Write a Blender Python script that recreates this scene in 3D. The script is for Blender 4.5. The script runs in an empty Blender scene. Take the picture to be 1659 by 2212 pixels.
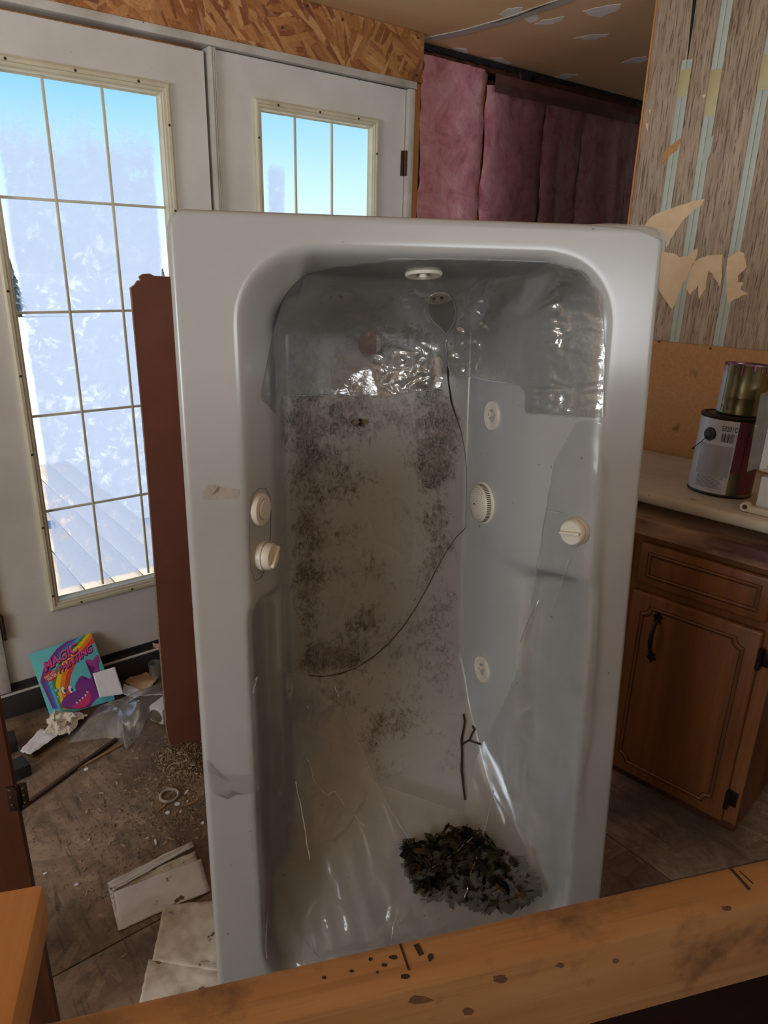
import bpy, bmesh, math, random
import numpy as np
from math import sin, cos, radians, pi
from mathutils import Vector, Matrix, noise
random.seed(7)
rng = np.random.default_rng(7)
S = bpy.context.scene
COL = S.collection

# ------------------------------------------------------------------ camera
IW, IH, F = 1659.0, 2212.0, 1525.0
PIT, ROL = radians(19.5), radians(1.4)
CO = Vector((0, 0, 1.5))
_R0 = Vector((1, 0, 0)); _U0 = Vector((0, sin(PIT), cos(PIT))); CF = Vector((0, cos(PIT), -sin(PIT)))
CI = _R0 * cos(ROL) + _U0 * sin(ROL)
CU = _R0 * -sin(ROL) + _U0 * cos(ROL)
cam = bpy.data.cameras.new('camera')
cam.sensor_fit = 'VERTICAL'; cam.sensor_height = 36.0; cam.lens = 36.0 * F / IH
cam.clip_start = 0.02; cam.clip_end = 400
camo = bpy.data.objects.new('camera', cam); COL.objects.link(camo)
M = Matrix.Identity(4)
for k, v in enumerate((CI, CU, -CF)):
    M[0][k], M[1][k], M[2][k] = v
M.translation = CO
camo.matrix_world = M
S.camera = camo

# ------------------------------------------------------------------ frames of the walls
def frame(o, x, z=(0, 0, 1)):
    x = Vector(x).normalized(); z = Vector(z).normalized(); y = z.cross(x)
    m = Matrix.Identity(4)
    for k, v in enumerate((x, y, z)):
        m[0][k], m[1][k], m[2][k] = v
    m.translation = Vector(o)
    return m
ya = radians(51.5)
DW = frame((-2.405 * cos(ya), 2.405 * sin(ya), 0), (sin(ya), cos(ya), 0))       # door wall: x along, y outwards, z up
RWd = Vector((0.7193398, -0.69465837, 0)); RWn = Vector((-0.69465837, -0.7193398, 0))
RW = frame(RWn * -1.8654, RWd)                                                  # cabinet face plane, wall at y = 0.6
CEIL = 2.325

# ------------------------------------------------------------------ world, sun, light of the added windows, exposure
world = bpy.data.worlds.new('sky'); S.world = world; world.use_nodes = True
nt = world.node_tree; nt.nodes.clear()
tc = nt.nodes.new('ShaderNodeTexCoord'); sx = nt.nodes.new('ShaderNodeSeparateXYZ')
rp = nt.nodes.new('ShaderNodeValToRGB'); bg = nt.nodes.new('ShaderNodeBackground'); ow = nt.nodes.new('ShaderNodeOutputWorld')
nt.links.new(tc.outputs['Generated'], sx.inputs[0]); nt.links.new(sx.outputs['Z'], rp.inputs[0])
nt.links.new(rp.outputs[0], bg.inputs[0]); nt.links.new(bg.outputs[0], ow.inputs[0])
el = rp.color_ramp.elements
el[0].position = 0.0; el[0].color = (0.86, 0.95, 1.0, 1)
el[1].position = 1.0; el[1].color = (0.06, 0.22, 0.62, 1)
for p, c in ((0.08, (0.62, 0.89, 1.0, 1)), (0.2, (0.24, 0.60, 0.96, 1)), (0.45, (0.12, 0.38, 0.82, 1))):
    e = el.new(p); e.color = c
bg.inputs[1].default_value = 1.2

sun = bpy.data.lights.new('sun', 'SUN'); sun.energy = 8.5; sun.angle = radians(0.6); sun.color = (1.0, 0.93, 0.80)
suno = bpy.data.objects.new('sun', sun); COL.objects.link(suno)
sd = (DW.to_3x3() @ Vector((0.80, -0.14, -0.55))).normalized()
suno.rotation_euler = sd.to_track_quat('-Z', 'Y').to_euler()

def window_light(name, m, sx_, sz_, power, color):
    """light for an added, unseen window opening: area lamp just outside the opening, pointing inwards"""
    l = bpy.data.lights.new(name, 'AREA'); l.shape = 'RECTANGLE'; l.size = sx_; l.size_y = sz_
    l.energy = power; l.color = color
    o = bpy.data.objects.new(name, l); COL.objects.link(o); o.matrix_world = m
    return o
def lamp_matrix(p, direction):
    q = Vector(direction).normalized().to_track_quat('-Z', 'Y')
    return Matrix.Translation(Vector(p)) @ q.to_matrix().to_4x4()
# unseen openings added to light the room: side wall window (left of the photographer) and rear wall window (behind the photographer)
WIN_SIDE = dict(x=-3.2, y0=-3.0, y1=-1.2, z0=0.95, z1=2.05)
WIN_REAR = dict(y=-5.2, x0=-0.2, x1=1.6, z0=1.35, z1=2.2)
window_light('added_side_window_light', lamp_matrix(DW @ Vector((-3.34, -2.1, 1.5)), DW.to_3x3() @ Vector((1, 0, 0.65))), 1.75, 1.05, 84, (0.86, 0.93, 1.0))
window_light('added_rear_window_light', lamp_matrix(DW @ Vector((0.7, -5.34, 1.78)), DW.to_3x3() @ Vector((0, 1, 0.85))), 1.75, 0.82, 54, (0.95, 0.975, 1.0))

S.view_settings.view_transform = 'Standard'
S.view_settings.look = 'None'
S.view_settings.gamma = 1.0
S.view_settings.use_curve_mapping = False
S.view_settings.exposure = 0.0

# ------------------------------------------------------------------ pixel helpers (a pixel gives a direction only)
def ray(x, y):
    return CF + CI * ((x - IW / 2) / F) - CU * ((y - IH / 2) / F)
def onz(x, y, z=0.0):
    d = ray(x, y); return CO + d * ((z - CO.z) / d.z)
def onpl(x, y, q, n):
    d = ray(x, y); return CO + d * ((Vector(q) - CO).dot(n) / d.dot(n))
def onframe(x, y, m, off=0.0):
    """pixel -> local coordinates on the plane local-y = off of frame m"""
    n = m.col[1].to_3d(); q = m @ Vector((0, off, 0))
    return m.inverted() @ onpl(x, y, q, n)
def proj(p):
    v = p - CO; z = v.dot(CF)
    return IW / 2 + F * v.dot(CI) / z, IH / 2 - F * v.dot(CU) / z

# ------------------------------------------------------------------ mesh helpers
def link(name, me, mat=None, parent=None, mw=None):
    o = bpy.data.objects.new(name, me); COL.objects.link(o)
    if mat is not None and me is not None:
        if isinstance(mat, (list, tuple)):
            for m_ in mat: me.materials.append(m_)
        else:
            me.materials.append(mat)
    if parent is not None: o.parent = parent
    if mw is not None: o.matrix_world = mw
    return o
def smooth(me, ang=40):
    me.polygons.foreach_set('use_smooth', [True] * len(me.polygons))
    if ang is not None:
        me.set_sharp_from_angle(angle=radians(ang))
def fin(bm, name, mat, parent=None, mw=None, ang=35, sm=True):
    bmesh.ops.recalc_face_normals(bm, faces=bm.faces)
    me = bpy.data.meshes.new(name); bm.to_mesh(me); bm.free()
    if sm: smooth(me, ang)
    return link(name, me, mat, parent, mw)
def raw(name, v, f, mat, parent=None, mw=None, ang=35, sm=True, fixn=False):
    me = bpy.data.meshes.new(name); me.from_pydata([tuple(p) for p in v], [], f); me.update()
    if fixn:
        b = bmesh.new(); b.from_mesh(me); bmesh.ops.recalc_face_normals(b, faces=b.faces); b.to_mesh(me); b.free()
    if sm: smooth(me, ang)
    return link(name, me, mat, parent, mw)
def bbox(bm, lo, hi, bev=0.0, seg=2):
    c = [(a + b) / 2 for a, b in zip(lo, hi)]; s = [abs(b - a) for a, b in zip(lo, hi)]
    r = bmesh.ops.create_cube(bm, size=1, matrix=Matrix.Translation(c) @ Matrix.Diagonal((*s, 1)))
    if bev > 0:
        es = set()
        for v in r['verts']:
            for e in v.link_edges: es.add(e)
        bmesh.ops.bevel(bm, geom=list(es), offset=min(bev, min(s) * 0.45), segments=seg, affect='EDGES', profile=0.5)
def box(name, lo, hi, mat, parent=None, mw=None, bev=0.003):
    bm = bmesh.new(); bbox(bm, lo, hi, bev); return fin(bm, name, mat, parent, mw)
def prism(name, pts, dvec, mat, parent=None, mw=None, bev=0.0):
    """closed polygon pts (3D) extruded along dvec"""
    bm = bmesh.new()
    f = bm.faces.new([bm.verts.new(p) for p in pts])
    r = bmesh.ops.extrude_face_region(bm, geom=[f])
    bmesh.ops.translate(bm, verts=[g for g in r['geom'] if isinstance(g, bmesh.types.BMVert)], vec=dvec)
    if bev > 0: bmesh.ops.bevel(bm, geom=list(bm.edges), offset=bev, segments=1, affect='EDGES')
    bmesh.ops.triangulate(bm, faces=[q for q in bm.faces if len(q.verts) > 4])
    return fin(bm, name, mat, parent, mw, ang=30)
def lathe_v(prof, seg=32, a0=0.0, a1=2 * pi, close=True):
    v, f = [], []
    n = len(prof); full = abs((a1 - a0) - 2 * pi) < 1e-6
    k = seg if full else seg + 1
    for i in range(k):
        a = a0 + (a1 - a0) * i / seg
        for r, z in prof: v.append((r * cos(a), r * sin(a), z))
    for i in range(seg):
        j = (i + 1) % k
        for q in range(n - 1):
            f.append((i * n + q, j * n + q, j * n + q + 1, i * n + q + 1))
    return v, f
def lathe(name, prof, mat, parent=None, mw=None, seg=32, a0=0.0, a1=2 * pi, ang=40):
    v, f = lathe_v(prof, seg, a0, a1)
    me = bpy.data.meshes.new(name); me.from_pydata(v, [], f)
    b = bmesh.new(); b.from_mesh(me); bmesh.ops.remove_doubles(b, verts=b.verts, dist=1e-6)
    bmesh.ops.recalc_face_normals(b, faces=b.faces); b.to_mesh(me); b.free(); smooth(me, ang)
    return link(name, me, mat, parent, mw)
def tube_vf(path, rad, seg=8, v=None, f=None):
    v = [] if v is None else v; f = [] if f is None else f
    path = [Vector(p) for p in path]; base = len(v); n = len(path)
    rads = rad if isinstance(rad, (list, tuple)) else [rad] * n
    up = None
    for i, p in enumerate(path):
        t = (path[min(i + 1, n - 1)] - path[max(i - 1, 0)]).normalized()
        if up is None:
            up = t.orthogonal().normalized()
        up = (up - t * up.dot(t)).normalized(); s = t.cross(up)
        for k in range(seg):
            a = 2 * pi * k / seg
            v.append(p + (up * cos(a) + s * sin(a)) * rads[i])
    for i in range(n - 1):
        for k in range(seg):
            k2 = (k + 1) % seg
            f.append((base + i * seg + k, base + i * seg + k2, base + (i + 1) * seg + k2, base + (i + 1) * seg + k))
    f.append(tuple(base + k for k in reversed(range(seg)))); f.append(tuple(base + (n - 1) * seg + k for k in range(seg)))
    return v, f
def tube(name, path, rad, mat, parent=None, mw=None, seg=8):
    v, f = tube_vf(path, rad, seg); return raw(name, v, f, mat, parent, mw, fixn=True)
def empty(name, mw):
    o = bpy.data.objects.new(name, None); COL.objects.link(o); o.empty_display_size = 0.05; o.matrix_world = mw; return o
def tag(o, label, cat=None, group=None, kind=None):
    if label: o['label'] = label
    if cat: o['category'] = cat
    if group: o['group'] = group
    if kind: o['kind'] = kind
    return o
def struct(o, label=None, cat=None):
    o['kind'] = 'structure'
    if label: o['label'] = label
    if cat: o['category'] = cat
    return o
def text_mesh(body, bold=0.0, shear=0.0, spacing=1.0):
    cu = bpy.data.curves.new('lettering', 'FONT'); cu.body = body; cu.size = 1.0; cu.offset = bold; cu.shear = shear
    cu.space_character = spacing; cu.resolution_u = 3
    o = bpy.data.objects.new('lettering', cu); COL.objects.link(o)
    dg = bpy.context.evaluated_depsgraph_get(); dg.update()
    me = bpy.data.meshes.new_from_object(o.evaluated_get(dg))
    bpy.data.objects.remove(o)
    v = [tuple(p.co) for p in me.vertices]; f = [tuple(p.vertices) for p in me.polygons]
    bpy.data.meshes.remove(me)
    return v, f

# ------------------------------------------------------------------ procedural materials
def rgb(r, g, b):
    def l(c):
        c /= 255.0
        return c / 12.92 if c <= 0.04045 else ((c + 0.055) / 1.055) ** 2.4
    return (l(r), l(g), l(b), 1.0)
class NT:
    def __init__(s, name):
        s.m = bpy.data.materials.new(name); s.m.use_nodes = True; s.t = s.m.node_tree; s.t.nodes.clear()
        s.out = s.n('ShaderNodeOutputMaterial')
    def n(s, t, **kw):
        x = s.t.nodes.new(t)
        for k, v in kw.items(): setattr(x, k, v)
        return x
    def l(s, a, b): s.t.links.new(a, b)
    def coord(s, sc=(1, 1, 1), rot=(0, 0, 0)):
        t = s.n('ShaderNodeTexCoord'); m = s.n('ShaderNodeMapping')
        m.inputs['Scale'].default_value = sc; m.inputs['Rotation'].default_value = rot
        s.l(t.outputs['Object'], m.inputs[0]); return m.outputs[0]
    def noise(s, vec, scale, detail=6, rough=0.6, dist=0.0):
        x = s.n('ShaderNodeTexNoise'); x.inputs['Scale'].default_value = scale; x.inputs['Detail'].default_value = detail
        x.inputs['Roughness'].default_value = rough; x.inputs['Distortion'].default_value = dist
        s.l(vec, x.inputs['Vector']); return x.outputs['Fac']
    def ramp(s, fac, stops, interp='LINEAR'):
        r = s.n('ShaderNodeValToRGB'); r.color_ramp.interpolation = interp
        e = r.color_ramp.elements
        while len(e) > 1: e.remove(e[-1])
        e[0].position, e[0].color = stops[0][0], stops[0][1]
        for p, c in stops[1:]:
            q = e.new(p); q.color = c
        s.l(fac, r.inputs[0]); return r.outputs[0]
    def mask(s, fac, lo, hi):
        r = s.n('ShaderNodeMapRange'); r.clamp = True
        r.inputs[1].default_value = lo; r.inputs[2].default_value = hi
        s.l(fac, r.inputs[0]); return r.outputs[0]
    def mix(s, fac, a, b):
        x = s.n('ShaderNodeMix', data_type='RGBA')
        for k, v in ((0, fac), (6, a), (7, b)):
            if hasattr(v, 'links') or hasattr(v, 'is_linked'): s.l(v, x.inputs[k])
            else: x.inputs[k].default_value = v
        return x.outputs[2]
    def math(s, op, a, b=0.0):
        x = s.n('ShaderNodeMath', operation=op)
        for k, v in ((0, a), (1, b)):
            if hasattr(v, 'is_linked'): s.l(v, x.inputs[k])
            else: x.inputs[k].default_value = v
        return x.outputs[0]
    def attr(s, name):
        a = s.n('ShaderNodeAttribute'); a.attribute_name = name; return a.outputs['Fac']
    def bump(s, h, strength, dist=0.01):
        b = s.n('ShaderNodeBump'); b.inputs['Strength'].default_value = strength; b.inputs['Distance'].default_value = dist
        s.l(h, b.inputs['Height']); return b.outputs[0]
    def principled(s, col, rough=0.6, metal=0.0, normal=None, coat=0.0, spec=0.5, link_out=True, sheen=0.0):
        p = s.n('ShaderNodeBsdfPrincipled')
        for k, v in (('Base Color', col), ('Roughness', rough), ('Metallic', metal)):
            if hasattr(v, 'is_linked'): s.l(v, p.inputs[k])
            else: p.inputs[k].default_value = v
        p.inputs['Coat Weight'].default_value = coat; p.inputs['Specular IOR Level'].default_value = spec
        p.inputs['Sheen Weight'].default_value = sheen
        if normal is not None: s.l(normal, p.inputs['Normal'])
        if link_out: s.l(p.outputs[0], s.out.inputs[0])
        return p.outputs[0]
def simple(name, c1, c2=None, scale=8.0, stretch=(1, 1, 1), rough=0.6, lo=0.35, hi=0.68, bump=0.0, metal=0.0, coat=0.0,
           spot=None, spot_scale=30.0, spot_thr=0.68, detail=6, dist=0.0, spec=0.5):
    k = NT(name); co = k.coord(stretch)
    n1 = k.noise(co, scale, detail, 0.6, dist)
    col = k.mix(k.mask(n1, lo, hi), c1, c2 if c2 else c1)
    if spot:
        n2 = k.noise(k.coord(), spot_scale, 4, 0.55)
        col = k.mix(k.mask(n2, spot_thr, spot_thr + 0.05), col, spot)
    nrm = k.bump(n1, bump) if bump else None
    k.principled(col, rough, metal, nrm, coat, spec)
    return k.m
def osb_mat(name, stops, axis='Z', scale=9.0, dark=None, rough=0.7, grime=0.0):
    """oriented strand board: long flakes lying at many angles"""
    k = NT(name); co = k.coord()
    cols = None
    for i, (sc, seed) in enumerate(((scale * 0.30, 0.0), (scale * 0.38, 4.7))):
        mp = k.n('ShaderNodeMapping'); mp.inputs['Location'].default_value = (seed, seed * 1.3, seed * 0.7); k.l(co, mp.inputs[0])
        v1 = k.n('ShaderNodeTexVoronoi'); v1.inputs['Scale'].default_value = sc; k.l(mp.outputs[0], v1.inputs['Vector'])
        sp = k.n('ShaderNodeSeparateColor'); k.l(v1.outputs['Color'], sp.inputs[0])
        an = k.math('MULTIPLY', sp.outputs[0], 6.28)
        vr = k.n('ShaderNodeVectorRotate', rotation_type=axis + '_AXIS'); k.l(mp.outputs[0], vr.inputs['Vector']); k.l(an, vr.inputs['Angle'])
        m2 = k.n('ShaderNodeMapping'); m2.inputs['Scale'].default_value = (1.0, 4.6, 4.6) if axis == 'Z' else (0.8, 5.6, 5.6); k.l(vr.outputs[0], m2.inputs[0])
        v2 = k.n('ShaderNodeTexVoronoi'); v2.inputs['Scale'].default_value = scale; v2.inputs['Randomness'].default_value = 1.0; k.l(m2.outputs[0], v2.inputs['Vector'])
        s2 = k.n('ShaderNodeSeparateColor'); k.l(v2.outputs['Color'], s2.inputs[0])
        c = k.ramp(s2.outputs[1], stops)
        hgt = s2.outputs[2]
        if cols is None: cols, h0 = c, hgt
        else: cols = k.mix(k.mask(k.noise(co, scale * 1.3, 3), 0.48, 0.52), cols, c)
    fine = k.noise(k.coord((1, 1, 1)), 130, 4)
    cols = k.mix(k.math('MULTIPLY', k.mask(fine, 0.5, 0.8), 0.35), cols, dark or (0.02, 0.012, 0.01, 1))
    if grime:
        g = k.noise(co, 2.2, 5, 0.6)
        sc_ = k.noise(k.coord((1, 0.12, 1), (0, 0, 0.6)), 55, 5, 0.7, 0.6)
        cols = k.mix(k.math('MULTIPLY', k.mask(sc_, 0.56, 0.66), 0.55), cols, dark)
        cols = k.mix(k.math('MULTIPLY', k.mask(k.noise(co, 16, 8, 0.75), 0.5, 0.68), 0.5), cols, dark)
        cols = k.mix(k.math('MULTIPLY', k.mask(g, 0.42, 0.66), grime), cols, dark or (0.02, 0.012, 0.01, 1))
    k.principled(cols, rough, 0, k.bump(h0, 0.25, 0.002), spec=0.3)
    return k.m
def wood_mat(name, c1, c2, c3, grain='Z', scale=5.0, rough=0.5, coat=0.0, fine=0.5, bump=0.15, warp=0.6, stain=None):
    st = {'X': (0.12, 1, 1), 'Y': (1, 0.12, 1), 'Z': (1, 1, 0.10)}[grain]
    st2 = {'X': (0.02, 1, 1), 'Y': (1, 0.02, 1), 'Z': (1, 1, 0.02)}[grain]
    k = NT(name)
    a = k.noise(k.coord(st), scale * 3, 4, 0.55, warp)
    b = k.noise(k.coord(st2), scale * 34, 5, 0.65)
    col = k.ramp(a, ((0.3, c1), (0.5, c2), (0.7, c3)))
    col = k.mix(k.math('MULTIPLY', k.mask(b, 0.5, 0.75), fine), col, tuple(x * 0.35 for x in c1[:3]) + (1,))
    if stain:
        g = k.noise(k.coord(), 14, 6, 0.65)
        col = k.mix(k.math('MULTIPLY', k.mask(g, 0.54, 0.68), 0.75), col, stain)
    k.principled(col, rough, 0, k.bump(b, bump, 0.002), coat, spec=0.35)
    return k.m

MT = {}
MT['door'] = simple('door_paint', rgb(218, 216, 212), rgb(204, 200, 194), 3.5, rough=0.45, spot=rgb(104, 96, 86), spot_scale=46, spot_thr=0.73)
MT['vinyl'] = simple('cream_vinyl', rgb(214, 209, 186), rgb(196, 188, 158), 6, rough=0.4)
MT['trim'] = simple('white_trim', rgb(206, 204, 198), rgb(178, 172, 162), 7, rough=0.5, spot=rgb(80, 66, 52), spot_scale=60, spot_thr=0.7)
MT['black'] = simple('black_sill', rgb(40, 38, 38), rgb(56, 52, 50), 6, rough=0.55)
MT['plug'] = simple('screw_plug', rgb(48, 44, 40), rough=0.6)
MT['hinge'] = simple('rusted_hinge', rgb(86, 62, 44), rgb(46, 32, 24), 60, rough=0.5, metal=0.6)
MT['osb'] = osb_mat('osb_flakes', ((0.0, rgb(136, 84, 54)), (0.3, rgb(170, 112, 66)), (0.6, rgb(188, 132, 80)), (0.85, rgb(208, 160, 106)), (1.0, rgb(138, 74, 60))), axis='Y', scale=10)
MT['floor'] = osb_mat('floor_osb', ((0.0, rgb(138, 118, 100)), (0.35, rgb(150, 128, 108)), (0.7, rgb(160, 138, 117)), (0.93, rgb(172, 150, 128)), (1.0, rgb(146, 120, 106))), axis='Z', scale=10, dark=rgb(62, 53, 45), grime=0.8)
MT['ceil'] = simple('tan_ceiling_board', rgb(234, 198, 152), rgb(224, 186, 140), 2.0, rough=0.8)
MT['spackle'] = simple('white_spackle', rgb(250, 248, 244), rgb(240, 234, 226), 30, rough=0.8, bump=0.2)
MT['stud'] = wood_mat('stud_wood', rgb(172, 112, 60), rgb(190, 132, 78), rgb(206, 152, 96), 'Z', 6, 0.6)
MT['rail'] = wood_mat('rail_wood', rgb(152, 108, 68), rgb(168, 124, 82), rgb(178, 138, 96), 'X', 5, 0.6, fine=0.35, stain=rgb(96, 70, 52))
MT['stub'] = wood_mat('orange_wood', rgb(184, 126, 68), rgb(200, 144, 82), rgb(210, 158, 98), 'Y', 6, 0.55, fine=0.4)
MT['mark'] = simple('saw_mark', rgb(52, 34, 22), rough=0.8)
MT['fiber'] = simple('fiberboard', rgb(190, 140, 88), rgb(172, 122, 72), 90, rough=0.75, lo=0.3, hi=0.7, spot=rgb(118, 84, 54), spot_scale=7, spot_thr=0.66)
MT['hard'] = simple('red_brown_hardboard', rgb(120, 70, 58), rgb(104, 62, 44), 6, rough=0.55, lo=0.3, hi=0.7)
MT['hardedge'] = simple('hardboard_edge', rgb(176, 150, 118), rgb(140, 108, 80), 80, rough=0.9)
MT['wall'] = simple('plain_wall', rgb(232, 226, 216), rgb(222, 214, 202), 2, rough=0.85)
MT['tar'] = simple('black_sealant', rgb(24, 22, 24), rgb(44, 38, 40), 60, rough=0.6, bump=0.6)
MT['cab'] = wood_mat('cabinet_wood', rgb(104, 64, 36), rgb(126, 79, 45), rgb(141, 92, 55), 'Z', 3, 0.42, coat=0.1, fine=0.3, warp=1.0)
MT['cabdark'] = simple('cabinet_inside', rgb(30, 22, 18), rough=0.9)
MT['groove'] = simple('dark_groove', rgb(52, 28, 14), rough=0.6)
MT['iron'] = simple('black_iron', rgb(34, 30, 28), rgb(62, 44, 34), 70, rough=0.4, metal=0.7)
MT['counter'] = simple('counter_laminate', rgb(200, 190, 172), rgb(178, 166, 148), 5, rough=0.45, spot=rgb(112, 92, 78), spot_scale=26, spot_thr=0.68)
MT['substrate'] = simple('stained_substrate', rgb(176, 142, 114), rgb(92, 60, 56), 9, (0.3, 1, 1), rough=0.8, lo=0.42, hi=0.6)
MT['acr_part'] = simple('cream_plastic', rgb(214, 208, 194), rgb(202, 194, 176), 20, rough=0.35)
MT['hole'] = simple('dark_hole', rgb(26, 22, 20), rough=0.8)
MT['twig'] = simple('twig_bark', rgb(50, 36, 30), rgb(28, 20, 18), 90, rough=0.8)
MT['steel'] = simple('can_steel', rgb(122, 114, 82), rgb(92, 84, 56), 12, (1, 1, 0.3), rough=0.28, metal=0.85, spot=rgb(48, 36, 32), spot_scale=14, spot_thr=0.62)
MT['label'] = simple('can_label', rgb(198, 202, 212), rgb(184, 188, 200), 12, rough=0.35)
MT['label2'] = simple('can_label_grey', rgb(158, 162, 172), rgb(146, 150, 160), 12, rough=0.35)
MT['labelred'] = simple('can_label_red', rgb(112, 42, 54), rgb(92, 40, 50), 10, rough=0.45)
MT['print'] = simple('print_ink', rgb(30, 30, 34), rough=0.5)
MT['print2'] = simple('print_ink_grey', rgb(92, 94, 102), rough=0.5)
MT['blackpl'] = simple('black_plastic', rgb(22, 22, 24), rough=0.35)
MT['pink'] = simple('magenta_paint', rgb(170, 60, 120), rgb(120, 50, 90), 30, rough=0.4)
MT['enamel'] = simple('white_enamel', rgb(206, 206, 202), rgb(190, 188, 180), 10, rough=0.35, spot=rgb(120, 106, 92), spot_scale=50, spot_thr=0.72)
MT['greyplate'] = simple('grey_plate', rgb(128, 124, 114), rgb(110, 106, 98), 20, rough=0.45, spot=rgb(222, 218, 208), spot_scale=34, spot_thr=0.7)
MT['beige'] = simple('beige_plastic', rgb(206, 196, 172), rgb(190, 178, 152), 9, rough=0.45)
MT['paper'] = simple('white_paper', rgb(238, 240, 246), rgb(226, 226, 232), 8, rough=0.85)
MT['paperdirt'] = simple('dirty_paper', rgb(228, 228, 230), rgb(202, 196, 190), 9, rough=0.9, spot=rgb(96, 74, 58), spot_scale=24, spot_thr=0.64)
MT['cream'] = simple('stained_cream_paper', rgb(214, 206, 192), rgb(168, 154, 134), 16, rough=0.9, lo=0.45, hi=0.72, spot=rgb(104, 84, 66), spot_scale=34, spot_thr=0.66)
MT['brownpaper'] = simple('brown_stained_paper', rgb(188, 152, 110), rgb(214, 196, 160), 14, rough=0.9)
MT['charcoal'] = simple('charcoal_block', rgb(44, 44, 50), rgb(34, 34, 40), 30, (1, 6, 1), rough=0.6)
MT['darkwood'] = wood_mat('dark_stained_wood', rgb(62, 36, 22), rgb(84, 48, 28), rgb(98, 58, 34), 'Z', 4, 0.5, fine=0.3)
MT['oldboard'] = wood_mat('old_grey_board', rgb(58, 46, 40), rgb(84, 66, 54), rgb(98, 78, 62), 'X', 6, 0.8)
MT['stick'] = simple('pale_stick', rgb(176, 142, 104), rgb(140, 106, 76), 30, (0.2, 1, 1), rough=0.8)
MT['chips'] = simple('wood_chips', rgb(186, 162, 132), rgb(84, 68, 56), 75, rough=0.95)
MT['plring'] = simple('dirty_white_plastic', rgb(196, 190, 182), rgb(142, 128, 112), 26, rough=0.5)
MT['ground'] = simple('pale_ground', rgb(238, 236, 232), rgb(226, 222, 214), 0.8, rough=0.9)
MT['deck'] = wood_mat('deck_wood', rgb(188, 168, 146), rgb(206, 188, 166), rgb(218, 202, 182), 'Y', 4, 0.8)
MT['bark'] = simple('bark', rgb(70, 58, 50), rough=0.9)
MT['needle'] = simple('conifer_green', rgb(112, 116, 112), rgb(92, 98, 94), 6, rough=0.9)

def glass_like(name, tint, gloss=0.08, rough=0.03):
    k = NT(name)
    t = k.n('ShaderNodeBsdfTransparent'); t.inputs[0].default_value = tint
    g = k.n('ShaderNodeBsdfGlossy'); g.inputs['Roughness'].default_value = rough
    lw = k.n('ShaderNodeFresnel'); lw.inputs[0].default_value = 1.45
    m = k.n('ShaderNodeMixShader'); k.l(lw.outputs[0], m.inputs[0]); k.l(t.outputs[0], m.inputs[1]); k.l(g.outputs[0], m.inputs[2])
    k.l(m.outputs[0], k.out.inputs[0]); return k.m
MT['clear'] = glass_like('clear_glass', (0.93, 0.96, 0.95, 1))
def frost_glass():
    """double glazing fogged between the panes: hazy in the middle, clear along the edges"""
    k = NT('fogged_glass')
    t = k.n('ShaderNodeBsdfTransparent'); t.inputs[0].default_value = (0.96, 0.98, 1, 1)
    tr = k.n('ShaderNodeBsdfTranslucent'); tr.inputs[0].default_value = (0.86, 0.90, 1.0, 1)
    df = k.n('ShaderNodeBsdfDiffuse'); df.inputs[0].default_value = (0.5, 0.52, 0.58, 1)
    add = k.n('ShaderNodeMixShader'); add.inputs[0].default_value = 0.12
    k.l(tr.outputs[0], add.inputs[1]); k.l(df.outputs[0], add.inputs[2])
    fog = k.attr('fog')
    co = k.coord()
    n = k.noise(co, 26, 9, 0.72, 0.6)
    edge = k.noise(co, 9, 6, 0.7)
    a = k.math('ADD', fog, k.math('MULTIPLY', k.math('SUBTRACT', edge, 0.5), 0.55))
    base = k.mask(a, 0.30, 0.52)
    crys = k.mask(n, 0.53, 0.62)
    crys2 = k.math('MULTIPLY', crys, k.mask(k.noise(co, 4, 3), 0.36, 0.54))
    fac = k.math('MULTIPLY', base, k.math('ADD', 0.86, k.math('MULTIPLY', crys2, -0.42)))
    m = k.n('ShaderNodeMixShader'); k.l(fac, m.inputs[0]); k.l(t.outputs[0], m.inputs[1]); k.l(add.outputs[0], m.inputs[2])
    g = k.n('ShaderNodeBsdfGlossy'); g.inputs['Roughness'].default_value = 0.05
    m2 = k.n('ShaderNodeMixShader'); m2.inputs[0].default_value = 0.04
    k.l(m.outputs[0], m2.inputs[1]); k.l(g.outputs[0], m2.inputs[2])
    k.l(m2.outputs[0], k.out.inputs[0]); return k.m
MT['fog'] = frost_glass()
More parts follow.
